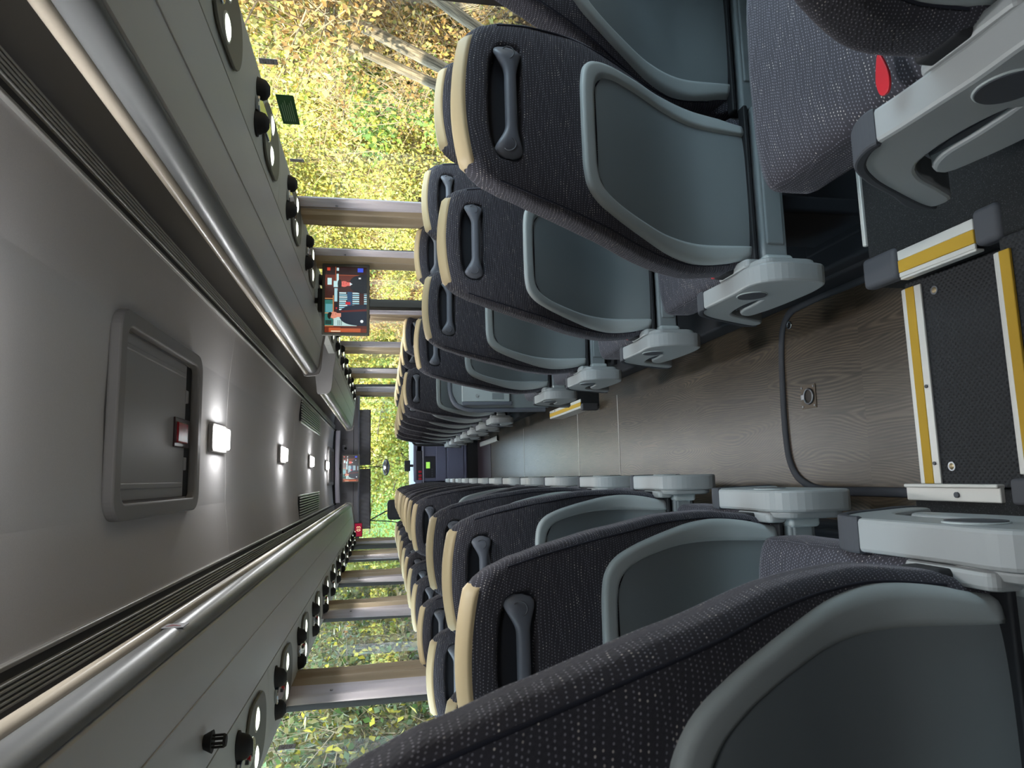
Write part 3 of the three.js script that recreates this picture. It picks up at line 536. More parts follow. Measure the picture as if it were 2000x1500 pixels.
// ------------------------------------------------------------------ televisions
const film = canvasTex(640, 400, (g, w, h) => {
  g.fillStyle = '#3a1712'; g.fillRect(0, 0, w, h);
  g.fillStyle = '#6d2a16'; g.fillRect(0, 0, 62, h); g.fillStyle = '#b4562e'; g.fillRect(8, 40, 40, 300); g.fillStyle = '#e9d2b0'; g.fillRect(10, 60, 10, 90); g.fillStyle = '#4a1a10'; g.fillRect(44, 150, 12, 250);
  g.fillStyle = '#2f7068'; g.fillRect(66, 0, 250, 80); g.fillStyle = '#d2915a'; for (const x of [62, 185, 325]) g.fillRect(x, 0, 7, 84); g.fillStyle = '#1d3a34'; g.fillRect(80, 6, 40, 60); g.fillStyle = '#5b9aa2'; g.fillRect(196, 8, 80, 66);
  g.fillStyle = '#c2814c'; g.fillRect(130, 76, 230, 9); g.fillStyle = '#b8d6d2'; g.fillRect(66, 84, 120, 220); g.fillStyle = '#3b4a4c'; for (let i = 0; i < 3; i++) for (let k = 0; k < 6; k++) g.fillRect(74 + k * 8, 122 + i * 16, 5, 9);
  g.fillStyle = '#a7cfd8'; g.fillRect(300, 90, 130, 30); g.fillStyle = '#10161d'; g.fillRect(196, 118, 210, 12); g.fillRect(250, 100, 40, 18); g.fillStyle = '#b12430'; g.fillRect(228, 104, 16, 14);
  for (let i = 0; i < 9; i++) { g.fillStyle = i % 2 ? '#8fc7d8' : '#c9e6ea'; g.fillRect(218 + i * 20, 136, 13, 66 + 8 * ((i * 3) % 4)); g.fillRect(218 + i * 20, 262, 12, 64); g.fillRect(218 + i * 20, 372, 12, 28); }
  g.fillStyle = '#27496b'; g.fillRect(216, 212, 180, 46); g.fillStyle = '#c01f2c'; g.fillRect(272, 196, 26, 46);
  g.fillStyle = '#5f2413'; g.fillRect(452, 0, 188, h); g.fillStyle = '#26100c'; g.fillRect(560, 0, 80, h); g.fillStyle = '#a5512b'; g.fillRect(556, 100, 6, 300); g.fillRect(480, 98, 160, 6); g.fillStyle = '#b7cfd2'; g.fillRect(600, 110, 30, 22); g.fillStyle = '#3c53d6'; g.fillRect(590, 310, 40, 54); g.fillStyle = '#c1402a'; g.fillRect(600, 20, 30, 30);
  g.fillStyle = '#bfe3e4'; g.fillRect(462, 24, 66, 40); g.fillRect(440, 82, 60, 40); g.fillRect(500, 110, 70, 20);
  const fig = (cx, hy, s, coat, skin, hat) => {
    g.fillStyle = coat; g.beginPath(); g.moveTo(cx - 95 * s, h); g.bezierCurveTo(cx - 100 * s, hy + 150 * s, cx - 70 * s, hy + 95 * s, cx - 22 * s, hy + 78 * s); g.lineTo(cx + 24 * s, hy + 78 * s); g.bezierCurveTo(cx + 75 * s, hy + 95 * s, cx + 100 * s, hy + 150 * s, cx + 98 * s, h); g.fill();
    g.fillStyle = skin; g.fillRect(cx - 18 * s, hy + 40 * s, 36 * s, 50 * s); g.beginPath(); g.ellipse(cx, hy + 22 * s, 30 * s, 42 * s, 0, 0, 7); g.fill();
    g.fillStyle = '#17120f'; g.beginPath(); if (hat) g.ellipse(cx, hy - 22 * s, 46 * s, 20 * s, 0, 0, 7); else g.ellipse(cx - 6 * s, hy - 8 * s, 32 * s, 24 * s, 0, Math.PI, 7); g.fill();
    g.fillStyle = '#3a201a'; g.fillRect(cx - 4 * s, hy + 14 * s, 7 * s, 4 * s); g.fillRect(cx + 12 * s, hy + 14 * s, 7 * s, 4 * s); g.fillRect(cx + 2 * s, hy + 42 * s, 14 * s, 3 * s);
  };
  fig(170, 60, 1.05, '#141a2c', '#d98d74', false); g.fillStyle = '#5d1714'; g.beginPath(); g.moveTo(196, 150); g.lineTo(214, 150); g.lineTo(232, 400); g.lineTo(212, 400); g.fill(); g.fillStyle = '#e8eef0'; g.beginPath(); g.arc(112, 352, 15, 0, 7); g.fill();
  fig(472, 160, 0.95, '#101018', '#e0675c', true); g.fillStyle = '#d8e8ee'; g.beginPath(); g.moveTo(456, 236); g.lineTo(488, 236); g.lineTo(472, 262); g.fill(); g.fillStyle = '#d9dde0'; g.fillRect(522, 320, 16, 22);
});
const screenM = std('#0a0a0a', 0.25, { emissive: new THREE.Color(1, 1, 1), emissiveMap: film, emissiveIntensity: 0.75 });
function tv(p, w, h, ry, label, arm) {
  const t = thing('television', label, 'television', 'televisions', p); t.rotation.y = ry;
  const s = new THREE.Shape(V2(rrect(w, h, 0.008))); s.holes.push(new THREE.Path(V2(rrect(w - 0.034, h - 0.034, 0.003))));
  part(t, 'bezel', extr(s, 0.03, 0.004), M.bezel); part(t, 'back_case', rbox(w - 0.01, h - 0.01, 0.03, 0.008, 0, 0, -0.012), M.dark);
  part(t, 'screen', new THREE.PlaneGeometry(w - 0.032, h - 0.032).translate(0, 0, 0.0195), screenM);
  part(t, 'mount', merge([rbox(0.14, 0.03, 0.05, 0.006, 0, h / 2 + 0.012, -0.01), rbox(0.03, 0.09, 0.03, 0.006, 0, h / 2 + 0.04, -0.02)]), M.dark);
  if (arm) part(t, 'wall_arm', rbox(0.08, 0.06, arm, 0.01, 0, 0.02, -0.02 - arm / 2), M.dark);
  for (const x of [-0.1, 0.0, 0.08]) part(t, 'control_key', rbox(0.02, 0.004, 0.008, 0.001, x, -h / 2 - 0.001, 0.01, 1), M.dark);
  return t;
}
tv([0.884, 1.722, -4.21], 0.445, 0.282, 0.0, 'television hanging from the right rack, showing two men in dark uniforms');
tv([-0.033, 1.975, -10.62], 0.415, 0.258, 0.0, 'small far television on the front header, showing a man in dark uniform', 0.48);
// ------------------------------------------------------------------ the front end
{
  const v = struct('trim_9');
  part(v, 'valance', grid(30, 8, (a, b) => { const x = lerp(-0.53, 0.53, a), t = b * Math.PI * 2; return [x, 2.165 - 0.05 * (x / 0.53) ** 2 * 0.25 + 0.032 * Math.cos(t), -10.5 + 0.02 * Math.sin(t), x, b]; }), M.valance);
  part(v, 'valance_seal', rbox(1.14, 0.05, 0.03, 0.01, 0, 2.222, -10.86), M.dark);
  for (const [x, y, w] of [[0.474, 1.885, 0.89], [-0.50, 1.885, 0.94]]) {
    const b = thing('sun_blind', x > 0 ? 'dark pleated sun blind on the right half of the windscreen' : 'dark pleated sun blind on the left half of the windscreen', 'sun blind', undefined, [x, 0, -11.28]);
    part(b, 'blind_sheet', grid(60, 12, (a, c) => [(a - 0.5) * w, lerp(1.70, 1.89, c), 0.006 * Math.sin(a * 38 + c * 9) * (0.4 + 0.6 * c) + 0.004 * Math.sin(a * 90 - c * 6), a, c]), new THREE.MeshStandardMaterial({ color: '#82838c', roughness: 0.7, side: THREE.DoubleSide }));
    part(b, 'blind_bar', tube([[-w / 2, 1.70, 0], [0, 1.70, 0], [w / 2, 1.70, 0]], 0.007, 8), M.dark);
    part(b, 'blind_roller', tube([[-w / 2, 1.9, 0], [0, 1.9, 0], [w / 2, 1.9, 0]], 0.016, 8), M.dark);
  }
  const m = thing('rear_view_mirror', 'oval interior mirror hanging on a thin stalk before the windscreen', 'mirror', undefined, [-0.01, 1.45, -11.4]);
  part(m, 'mirror_case', new THREE.SphereGeometry(0.5, 28, 16).scale(0.27, 0.115, 0.06), M.dashDark); part(m, 'mirror_glass', new THREE.SphereGeometry(0.5, 28, 16).scale(0.245, 0.095, 0.02).translate(0, 0, 0.025), M.chrome);
  part(m, 'mirror_stalk', tube([[0, 0.04, 0], [0.01, 0.2, 0.02], [0, 0.45, 0.05]], 0.006, 16), M.dark);
  for (const x of [0.40, -0.44]) {
    const s = thing('pictogram_sign', x > 0 ? 'small pale pictogram plate on the front header, right of the television' : 'small pale pictogram plate on the front header, left of the television', 'sign', undefined, [x, 2.09, -11.09]);
    part(s, 'plate', rbox(0.085, 0.085, 0.006, 0.002), std('#8a8a90', 0.6)); part(s, 'ring_mark', new THREE.TorusGeometry(0.02, 0.004, 6, 20).translate(-0.015, 0.005, 0.004), M.header); part(s, 'bar_mark', rbox(0.03, 0.006, 0.003, 0.001, 0.022, -0.015, 0.004, 1), M.header);
  }
  const cam = thing('dash_camera', 'small white camera dome on the front header near the television', 'camera', undefined, [0.30, 2.10, -11.06]);
  part(cam, 'camera_body', rbox(0.09, 0.05, 0.06, 0.018), M.valance); part(cam, 'camera_lens', new THREE.SphereGeometry(0.022, 16, 10).translate(-0.01, -0.025, 0.02), M.dark);
  const led = thing('stop_display', 'red lit display reading 03 at the end of the left rack', 'display', undefined, [-0.914, 1.848, -10.3]);
  part(led, 'display_case', rbox(0.20, 0.115, 0.04, 0.012), std('#3a1018', 0.4));
  const ledT = canvasTex(256, 128, (g, w, h) => { const q = g.createLinearGradient(0, 0, w, 0); g.fillStyle = '#8c1230'; g.fillRect(0, 0, w, h); g.fillStyle = '#ffe7b0'; g.font = 'bold 92px monospace'; g.textAlign = 'center'; g.textBaseline = 'middle'; g.fillText('03', 150, 68); });
  part(led, 'display_face', new THREE.PlaneGeometry(0.18, 0.098).translate(0, 0, 0.0208), std('#200408', 0.3, { emissive: new THREE.Color(1, 1, 1), emissiveMap: ledT, emissiveIntensity: 0.8 }));
  // dashboard with centre console
  const d = thing('dashboard', 'dark blue-grey dashboard and centre console below the windscreen', 'dashboard', undefined, [0, 0, 0]);
  part(d, 'console', boxUV(rbox(0.72, 0.86, 0.4, 0.03, 0.10, 0.60, -11.2)), M.dash);
  part(d, 'top_shelf', boxUV(runX([[-11.0, 0.97], [-11.02, 1.0], [-11.3, 1.07], [-11.48, 1.08], [-11.48, 0.9], [-11.0, 0.9]], -1.16, 1.16, 0.01)), M.dash);
  part(d, 'tray', rbox(0.46, 0.10, 0.02, 0.008, 0.0, 0.935, -10.995), M.dashDark); part(d, 'tray_lip', rbox(0.66, 0.014, 0.05, 0.006, 0.04, 0.876, -10.99), M.valance);
  const rp = part(d, 'radio_panel', rbox(0.34, 0.165, 0.016, 0.006, -0.03, 0.765, -10.998), M.dashDark);
  part(rp, 'radio_display', rbox(0.10, 0.06, 0.004, 0.001, 0.0, 0.80, -10.988, 1), std('#14240c', 0.4, { emissive: new THREE.Color(0.35, 0.75, 0.12), emissiveIntensity: 0.8 }), 'green lit display');
  for (let k = 0; k < 4; k++) part(rp, 'radio_key', rbox(0.022, 0.022, 0.006, 0.004, -0.17 + 0.035 * k, 0.735, -10.988, 1), M.disc);
  for (const [y, h] of [[0.59, 0.16], [0.36, 0.26]]) part(d, 'console_door', rbox(0.62, h, 0.02, 0.012, 0.06, y, -10.998), M.dash);
  part(d, 'plinth', box(0.7, 0.18, 0.36, 0.1, 0.09, -11.2), M.dark);
  for (const x of [-0.10, -0.16, -0.21]) part(d, 'red_switch', rbox(0.035, 0.05, 0.012, 0.005, x, 0.925, -10.985), M.red, 'red switch');
  const mon = thing('driver_monitor', 'small dark monitor standing on top of the dashboard', 'monitor', undefined, [0.0, 1.12, -11.1]);
  part(mon, 'monitor_case', rbox(0.17, 0.09, 0.03, 0.008), M.dashDark); part(mon, 'monitor_foot', rbox(0.04, 0.05, 0.03, 0.006, 0, -0.065, -0.01), M.dashDark);
  const ds = thing('driver_chair', 'dark driver seat with rounded headrest at the front left', 'driver seat', undefined, [-0.67, 0, -10.9]);
  part(ds, 'seat_back', rbox(0.48, 0.72, 0.13, 0.06, 0, 0.86, 0), M.podium); part(ds, 'headrest', rbox(0.31, 0.26, 0.11, 0.055, 0, 1.305, 0), M.podium); part(ds, 'seat_base', rbox(0.5, 0.14, 0.5, 0.05, 0, 0.5, -0.25), M.podium); part(ds, 'seat_column', rbox(0.3, 0.44, 0.3, 0.03, 0, 0.22, -0.25), M.dark);
  for (const s of [1, -1]) { const g = thing('grab_rail', s > 0 ? 'black bent grab rail before the front right seat row' : 'black bent grab rail before the front left seat row', 'rail', undefined, [0, 0, 0]); part(g, 'rail_bar', tube([[s * 0.9, 1.02, -10.80], [s * 0.42, 1.06, -10.80], [s * 0.33, 1.02, -10.80], [s * 0.31, 0.9, -10.80], [s * 0.31, 0.2, -10.80]], 0.018, 50, 10), M.dark); part(g, 'rail_board', rbox(0.62, 0.7, 0.02, 0.01, s * 0.63, 0.66, -10.80), M.shellPanel); }
  const w = thing('wiper', 'thin black wiper arm resting across the left of the windscreen', 'wiper', undefined, [0, 0, ZF - 0.07]);
  part(w, 'wiper_arm', tube([[-1.0, 1.0, 0], [-0.9, 1.3, 0.0], [-0.86, 1.72, 0]], 0.008, 20), M.dark); part(w, 'wiper_blade', tube([[-0.86, 1.72, -0.01], [-0.7, 1.4, -0.01], [-0.62, 1.15, -0.01]], 0.01, 20), M.dark);
}
// screen and table board behind the first seat past the stairwell
{
  const t = thing('stairwell_screen', 'grey stairwell partition with dark tubular frame and pale board behind a right seat', 'partition', undefined, [0, 0, -5.64]);
  const fr = [[0.345, 0.15, 0], [0.345, 0.55, 0], [0.35, 0.80, 0], [0.39, 0.905, 0], [0.48, 0.95, 0], [0.7, 0.955, 0], [1.12, 0.955, 0]];
  part(t, 'tube_frame', tube(fr, 0.02, 80, 12), M.grip); part(t, 'screen_sheet', boxUV(extr([[0.36, 0.12], [0.36, 0.80], [0.40, 0.89], [0.48, 0.935], [1.13, 0.94], [1.13, 0.12]], 0.012, 0.003).translate(0, 0, -0.006)), M.shellPanel);
  const b = part(t, 'table_board', boxUV(rbox(0.62, 0.40, 0.03, 0.008, 0.72, 0.66, 0.03)), M.shellRim, 'pale folded table board'); part(b, 'board_knob', cyl(0.012, 0.014, 0.014, 20).rotateX(Math.PI / 2).translate(0.46, 0.735, 0.048), M.arm); part(b, 'board_recess', rbox(0.05, 0.10, 0.006, 0.004, 0.455, 0.56, 0.046, 1), M.shellPanel);
  part(t, 'board_edge', rbox(0.03, 0.42, 0.036, 0.006, 0.396, 0.65, 0.03), M.grip);
}
// ------------------------------------------------------------------ step edges, hatch, floor fittings
function nosing(label, a, b, w, riser, out, screws, back = true, yel = true) {       // a -> b along the edge (x, z), w strip width towards `out`
  const t = thing('step_edge', label, 'step edge', 'yellow step edges'), L = Math.hypot(b[0] - a[0], b[1] - a[1]);
  t.position.set((a[0] + b[0]) / 2, a[2], (a[1] + b[1]) / 2); t.rotation.y = -Math.atan2(b[1] - a[1], b[0] - a[0]);
  const sg = out;                                          // +1: the tread lies at local +z
  const at = (k) => sg * k;
  part(t, 'edge_profile', rbox(L, 0.006, w * 0.18, 0.002, 0, 0.003, at(w * 0.09), 1), M.alu); part(t, 'edge_front', rbox(L, riser, 0.006, 0.002, 0, 0.004 - riser / 2, at(-0.002), 1), M.alu);
  part(t, 'yellow_insert', rbox(L, 0.007, w * 0.46, 0.002, 0, 0.0035, at(w * 0.41), 1), yel ? M.yellow : M.alu, yel ? 'worn yellow insert' : undefined); if (back) part(t, 'back_profile', rbox(L, 0.006, w * 0.36, 0.002, 0, 0.003, at(w * 0.82), 1), M.alu);
  for (const x of screws) part(t, 'edge_screw', cyl(0.004, 0.004, 0.003, 12).translate(x * L, 0.0075, at(w * 0.8)), M.disc);
  return t;
}
nosing('yellow and white edge of the lower step across the gangway', [0.205, -1.385, TREAD], [-0.25, -1.385, TREAD], 0.056, 0.02, -1, [0.02, 0.4]);
nosing('yellow and white edge of the upper step, near the frame bottom', [0.192, -1.08, REAR], [-0.23, -1.08, REAR], 0.05, 0.02, -1, [], false);
nosing('yellow and white side edge of the right rear platform, with rubber end caps', [0.215, -1.325, REAR], [0.215, -1.12, REAR], 0.062, 0.02, -1, []);
nosing('yellow and white edge of the middle stairwell, beside the gangway', [0.262, -5.58, DECK + 0.02], [0.262, -4.66, DECK + 0.02], 0.06, 0.11, -1, [-0.3]);
nosing('pale edge of the front stairwell by the dashboard', [0.262, -10.5, 0.03], [0.262, -8.9, 0.03], 0.06, 0.03, -1, [], true, false);
{
  const f = single('corner_cap', rbox(0.075, 0.035, 0.11, 0.012, 0.254, REAR - 0.008, -1.385), M.cap, 'grey rubber corner cap at the front of the right platform edge', 'edge cap');
  single('corner_cap', rbox(0.075, 0.035, 0.06, 0.012, 0.254, REAR - 0.008, -1.09), M.cap, 'grey rubber corner cap at the rear of the right platform edge', 'edge cap');
  single('edge_strip', rbox(0.55, 0.012, 0.012, 0.003, 0.60, REAR, -1.428), M.alu, 'thin white edging strip along the front of the right rear platform', 'edging');
  single('corner_cap', rbox(0.05, 0.12, 0.05, 0.012, 0.262, DECK - 0.03, -4.63), M.cap, 'grey rubber corner cap of the middle stairwell edge', 'edge cap');
  const p = thing('side_plate', 'white metal cover plate with one screw at the left platform edge', 'cover plate', undefined, [-0.268, REAR, -1.245]);
  part(p, 'plate_top', rbox(0.032, 0.012, 0.24, 0.003, 0, 0.004, 0), M.alu); part(p, 'plate_lip', rbox(0.008, 0.02, 0.24, 0.003, 0.016, 0.006, 0), M.alu); part(p, 'plate_screw', cyl(0.006, 0.006, 0.004, 14).translate(-0.002, 0.012, 0.02), M.disc);
  single('rubber_block', rbox(0.05, 0.03, 0.06, 0.008, -0.262, REAR, -1.07), M.cap, 'dark rubber end block beside the white cover plate', 'edge cap');
  for (const [x, z, s] of [[0.18, -1.295, 'right'], [-0.212, -1.30, 'left']]) { const k = thing('step_screw', `round brass screw head in the black step, ${s} one`, 'screw', 'step screws', [x, TREAD, z]); part(k, 'screw_head', new THREE.SphereGeometry(0.008, 16, 8, 0, 7, 0, 1.6).scale(1, 0.5, 1), std('#b9a684', 0.3, { metalness: 0.8 })); part(k, 'screw_washer', cyl(0.010, 0.010, 0.002, 18).translate(0, 0.001, 0), M.metal); }
  const path = [[-0.285, 0, -1.62], [-0.285, 0, -1.9], [-0.283, 0, -2.17], [-0.268, 0, -2.245], [-0.235, 0, -2.31], [-0.18, 0, -2.348], [-0.08, 0, -2.362], [0.1, 0, -2.358], [0.25, 0, -2.345], [0.33, 0, -2.322], [0.372, 0, -2.27], [0.382, 0, -2.2], [0.384, 0, -1.9], [0.384, 0, -1.62]];
  const sg = tube(path, 0.015, 160, 8); sg.scale(1, 0.65, 1);
  single('hatch_seal', sg, M.rubber, 'raised dark rubber seal framing the floor hatch in the gangway', 'seal', undefined, [0, 0.003, 0]);
  const r = thing('ring_pull', 'round recessed ring pull in the wooden floor hatch', 'ring pull', undefined, [0.047, 0, -2.205]);
  part(r, 'pull_plate', rbox(0.085, 0.003, 0.085, 0.001, 0, 0.0015, 0.0, 1), std('#5d5246', 0.5, { metalness: 0.4 })); part(r, 'pull_dish', cyl(0.030, 0.026, 0.003, 30).translate(0, 0.003, 0.006), std('#2c2620', 0.5, { metalness: 0.4 })); part(r, 'pull_ring', new THREE.TorusGeometry(0.026, 0.0038, 10, 34).rotateX(Math.PI / 2).translate(0, 0.006, 0.006), M.metal); part(r, 'pull_hinge', rbox(0.022, 0.008, 0.02, 0.003, 0, 0.006, -0.026), M.metal);
  for (const [x, z] of [[-0.034, -0.034], [0.034, -0.034], [-0.034, 0.034], [0.034, 0.034]]) part(r, 'pull_rivet', cyl(0.004, 0.004, 0.003, 10).translate(x, 0.0035, z), M.metal);
  const e = thing('floor_lock', 'small chrome ring lock in the floor hatch corner', 'lock', undefined, [0.326, 0, -2.285]);
  part(e, 'lock_ring', new THREE.TorusGeometry(0.013, 0.003, 8, 26).rotateX(Math.PI / 2).translate(0, 0.003, 0), M.chrome); part(e, 'lock_core', cyl(0.011, 0.011, 0.003, 20).translate(0, 0.0015, 0), M.dark);
}
{ // red belt tag on the nearest right cushion
  const t = thing('belt_tag', 'red tear-shaped belt tag on the nearest right cushion', 'belt tag', undefined, [0.312, REAR + 0.503, -0.745]); t.rotation.y = -Math.PI / 2;
  part(t, 'tag_leaf', extr(smoothPts([[0, 0.028], [0.008, 0.01], [0.012, -0.012], [0.006, -0.03], [-0.006, -0.03], [-0.012, -0.012], [-0.008, 0.01]], 30), 0.004, 0.001).rotateX(-1.5), M.red); part(t, 'tag_cord', tube([[0, 0.002, -0.028], [0.004, 0.006, -0.04], [0.01, 0.0, -0.052]], 0.002, 12, 6), M.red);
}
// ------------------------------------------------------------------ stickers on the panes
{
  const sx = XW + 0.044;
  const sticker = (name, label, p, w, h, side, tex, bg) => { const t = thing(name, label, 'sticker', undefined, p); part(t, 'sticker_backing', rbox(0.002, h, w, 0.0008, 0, 0, 0, 1), bg); part(t, 'sticker_print', new THREE.PlaneGeometry(w * 0.96, h * 0.92).rotateY(side * -Math.PI / 2).translate(side * -0.0014, 0, 0), std('#ffffff', 0.5, { map: tex })); return t; };
  const num = (a, b) => canvasTex(128, 256, (g, w, h) => { g.fillStyle = '#c9c9d6'; g.fillRect(0, 0, w, h); g.fillStyle = '#2c2c36'; g.font = '84px sans-serif'; g.textAlign = 'center'; g.textBaseline = 'middle'; g.fillText(a, w / 2, 70); g.fillRect(14, 126, 100, 4); g.fillText(b, w / 2, 190); });
  const pale = std('#9b9ba6', 0.6);
  sticker('seat_number_sticker', 'grey seat number sticker 41 44 at the top of the right window', [sx, 1.892, -2.33], 0.032, 0.062, 1, num('41', '44'), pale);
  sticker('seat_number_sticker', 'grey seat number sticker 37 40 farther along the right window', [sx, 1.885, -3.09], 0.028, 0.062, 1, num('37', '40'), pale);
  sticker('seat_number_sticker', 'pale seat number sticker at the top of the nearest left window', [-sx, 1.872, -2.99], 0.05, 0.066, -1, num('42', '43'), pale);
  const green = canvasTex(256, 160, (g, w, h) => { g.fillStyle = '#1f6a35'; g.fillRect(0, 0, w, h); g.fillStyle = '#a9cdb0'; for (let i = 0; i < 6; i++) g.fillRect(26, 22 + i * 21, 150 + 40 * ((i * 7) % 3) / 2, 6); });
  sticker('emergency_sticker', 'green emergency notice sticker on the right window', [sx, 1.868, -2.65], 0.22, 0.066, 1, green, std('#2c6a3c', 0.6));
  const blue = canvasTex(128, 256, (g, w, h) => { g.fillStyle = '#dfe4f2'; g.fillRect(0, 0, w, h); g.fillStyle = '#2a3f9a'; g.beginPath(); g.ellipse(w / 2, 96, 40, 86, 0, 0, 7); g.fill(); g.fillRect(30, 190, 68, 60); g.fillStyle = '#e8ecfa'; g.font = 'italic 40px sans-serif'; g.textAlign = 'center'; g.fillText('15', w / 2, 232); for (let i = 0; i < 4; i++) g.fillRect(48 - i, 50 + i * 26, 32 + 2 * i, 8); });
  sticker('blue_sticker', 'blue and white oval sticker on the right window behind the curtain', [sx, 1.862, -3.80], 0.045, 0.08, 1, blue, pale);
}

// ------------------------------------------------------------------ outside: road, banks, trees
const GY = -1.25;
const hill = (x, z) => 0.25 * noise2(x * 0.4, z * 0.3) + 0.08 * noise2(x * 1.7, z * 1.5);
{
  struct('ground', boxUV(box(9, 0.1, 70, 0, GY - 0.05, -10)), M.asphalt);
  const gr = grid(60, 60, (a, b) => { const x = lerp(-30, 30, a), z = lerp(-20, -60, b), k = sst(-z, 22, 45); return [x, GY + 0.02 + 3.6 * k * (1 + 0.3 * sst(x, -10, 10)) + hill(x, z) * k * 2, z, x, z]; });
  struct('grass_slope', gr, M.grass);
  for (const [s, name] of [[1, 'bank_right'], [-1, 'bank_left']]) {
    struct(name, grid(50, 130, (a, b) => { const d = lerp(0, 16, a), z = lerp(46, -50, b); return [s * (3.6 + d), GY + (s > 0 ? 7.0 * sst(d, 0, 12) : 7.6 * sst(d, -0.8, 5.2) + 0.0) + hill(d * s, z) * Math.min(1, d), z, d, z]; }, s < 0), M.soil);
  }
}
const leafG = (() => { const g = new THREE.BufferGeometry(); g.setAttribute('position', new THREE.Float32BufferAttribute([0, 0, 0, 0.34, 0.5, 0.09, 0, 1, 0, -0.34, 0.5, 0.09, 0, 0.5, -0.02], 3)); g.setAttribute('uv', new THREE.Float32BufferAttribute([0.5, 0, 1, 0.5, 0.5, 1, 0, 0.5, 0.5, 0.5], 2)); g.setIndex([0, 1, 4, 1, 2, 4, 2, 3, 4, 3, 0, 4]); g.computeVertexNormals(); return g; })();
const twigG = new THREE.CylinderGeometry(0.35, 1, 1, 5, 1).translate(0, 0.5, 0);
const PAL = { gold: ['#d2c458', '#c4c258', '#dacb68', '#b0b854', '#9fb050', '#d0b456', '#c2c474', '#d8d08c'], green: ['#7f9c3a', '#96ad44', '#5d7d34', '#c0bf4a', '#d8c64a', '#6e8f46'], brown: ['#b58a4c', '#c79a58', '#9a7846', '#d0b46a', '#8d8a4a', '#bda24e'], olive: ['#5c6a34', '#4f6136', '#7a7a3a', '#d8c53a', '#6c6438', '#5d7d34', '#8a7a3c'] };
function tree(name, label, cat, group, p, o) {               // trunk, branches, foliage
  const r = rng(o.seed), t = thing(name, label, cat, group, p), tips = [], lim = [];
  const H = o.h, lean = o.lean ?? [0, 0];
  const tr = []; for (let k = 0; k <= 6; k++) { const u = k / 6; tr.push([lean[0] * u * u + 0.12 * noise2(u * 2, o.seed) * u, -0.3 + (H + 0.3) * u, lean[1] * u + 0.12 * noise2(u * 2 + 7, o.seed) * u]); }
  const cv = new THREE.CatmullRomCurve3(tr.map((q) => new THREE.Vector3(...q)));
  const tg = new THREE.TubeGeometry(cv, 26, 1, 10), P = tg.attributes.position, c = new THREE.Vector3();
  for (let i = 0; i <= 26; i++) { cv.getPointAt(i / 26, c); const rad = o.r * (1 - 0.8 * (i / 26)) * (1 + 0.06 * noise2(i * 0.6, o.seed)); for (let j = 0; j <= 10; j++) { const k = i * 11 + j; P.setXYZ(k, c.x + (P.getX(k) - c.x) * rad, c.y + (P.getY(k) - c.y) * rad, c.z + (P.getZ(k) - c.z) * rad); } }
  tg.computeVertexNormals(); part(t, 'trunk', tg, o.bark ?? M.bark);
  for (let k = 0; k < o.branches; k++) {
    const u = o.from + (1 - o.from) * (k + r()) / o.branches, a = r() * 6.28, L = o.spread * (0.5 + 0.7 * r()) * (1 - 0.35 * u), b = cv.getPointAt(Math.min(u, 0.99));
    const e = [b.x + Math.cos(a) * L, b.y + L * (o.rise ?? 0.45) * (0.4 + r()), b.z + Math.sin(a) * L], m = [(b.x + e[0]) / 2, (b.y + e[1]) / 2 + 0.1 * L, (b.z + e[2]) / 2];
    lim.push(tube([[b.x, b.y, b.z], m, e], Math.max(0.008, o.r * 0.16 * (1.1 - u)), 6, 5)); for (let q = 0; q < 5; q++) { const v = 0.35 + 0.65 * q / 4; tips.push([lerp(b.x, e[0], v), lerp(b.y, e[1], v) + 0.05 * L, lerp(b.z, e[2], v)]); }
  }
  part(t, 'branches', merge(lim), o.bark ?? M.bark);
  const D = new THREE.Object3D(), fol = new THREE.InstancedMesh(leafG, M.leaf, o.leaves), pal = PAL[o.pal].map((x) => new THREE.Color(x)), col = new THREE.Color();
  for (let i = 0; i < o.leaves; i++) {
    const q = tips[Math.floor(r() * tips.length)], R = o.clump * Math.cbrt(r()), th = r() * 6.28, ph = Math.acos(2 * r() - 1), s = o.leaf * (0.6 + 0.8 * r());
    D.position.set(q[0] + R * Math.sin(ph) * Math.cos(th), q[1] + R * Math.cos(ph) * 0.8, q[2] + R * Math.sin(ph) * Math.sin(th)); D.rotation.set(r() * 3.1, r() * 6.28, r() * 6.28); D.scale.setScalar(s); D.updateMatrix(); fol.setMatrixAt(i, D.matrix);
    col.copy(pal[Math.floor(r() * pal.length)]).multiplyScalar(0.75 + 0.4 * r()); fol.setColorAt(i, col);
  }
  fol.name = 'foliage'; fol.userData.kind = 'stuff'; shade(fol); t.add(fol);
  if (o.twigs) {
    const tw = new THREE.InstancedMesh(twigG, M.twig, o.twigs);
    for (let i = 0; i < o.twigs; i++) { const q = tips[Math.floor(r() * tips.length)]; D.position.set(q[0] + (r() - 0.5) * o.clump, q[1] + (r() - 0.5) * o.clump, q[2] + (r() - 0.5) * o.clump); D.rotation.set((r() - 0.5) * 2.4, r() * 6.28, (r() - 0.5) * 2.4); const l = 0.25 + 0.5 * r(); D.scale.set(0.004 + 0.004 * r(), l, 0.004 + 0.004 * r()); D.updateMatrix(); tw.setMatrixAt(i, D.matrix); }
    tw.name = 'twigs'; tw.userData.kind = 'stuff'; shade(tw); t.add(tw);
  }
  return t;
}
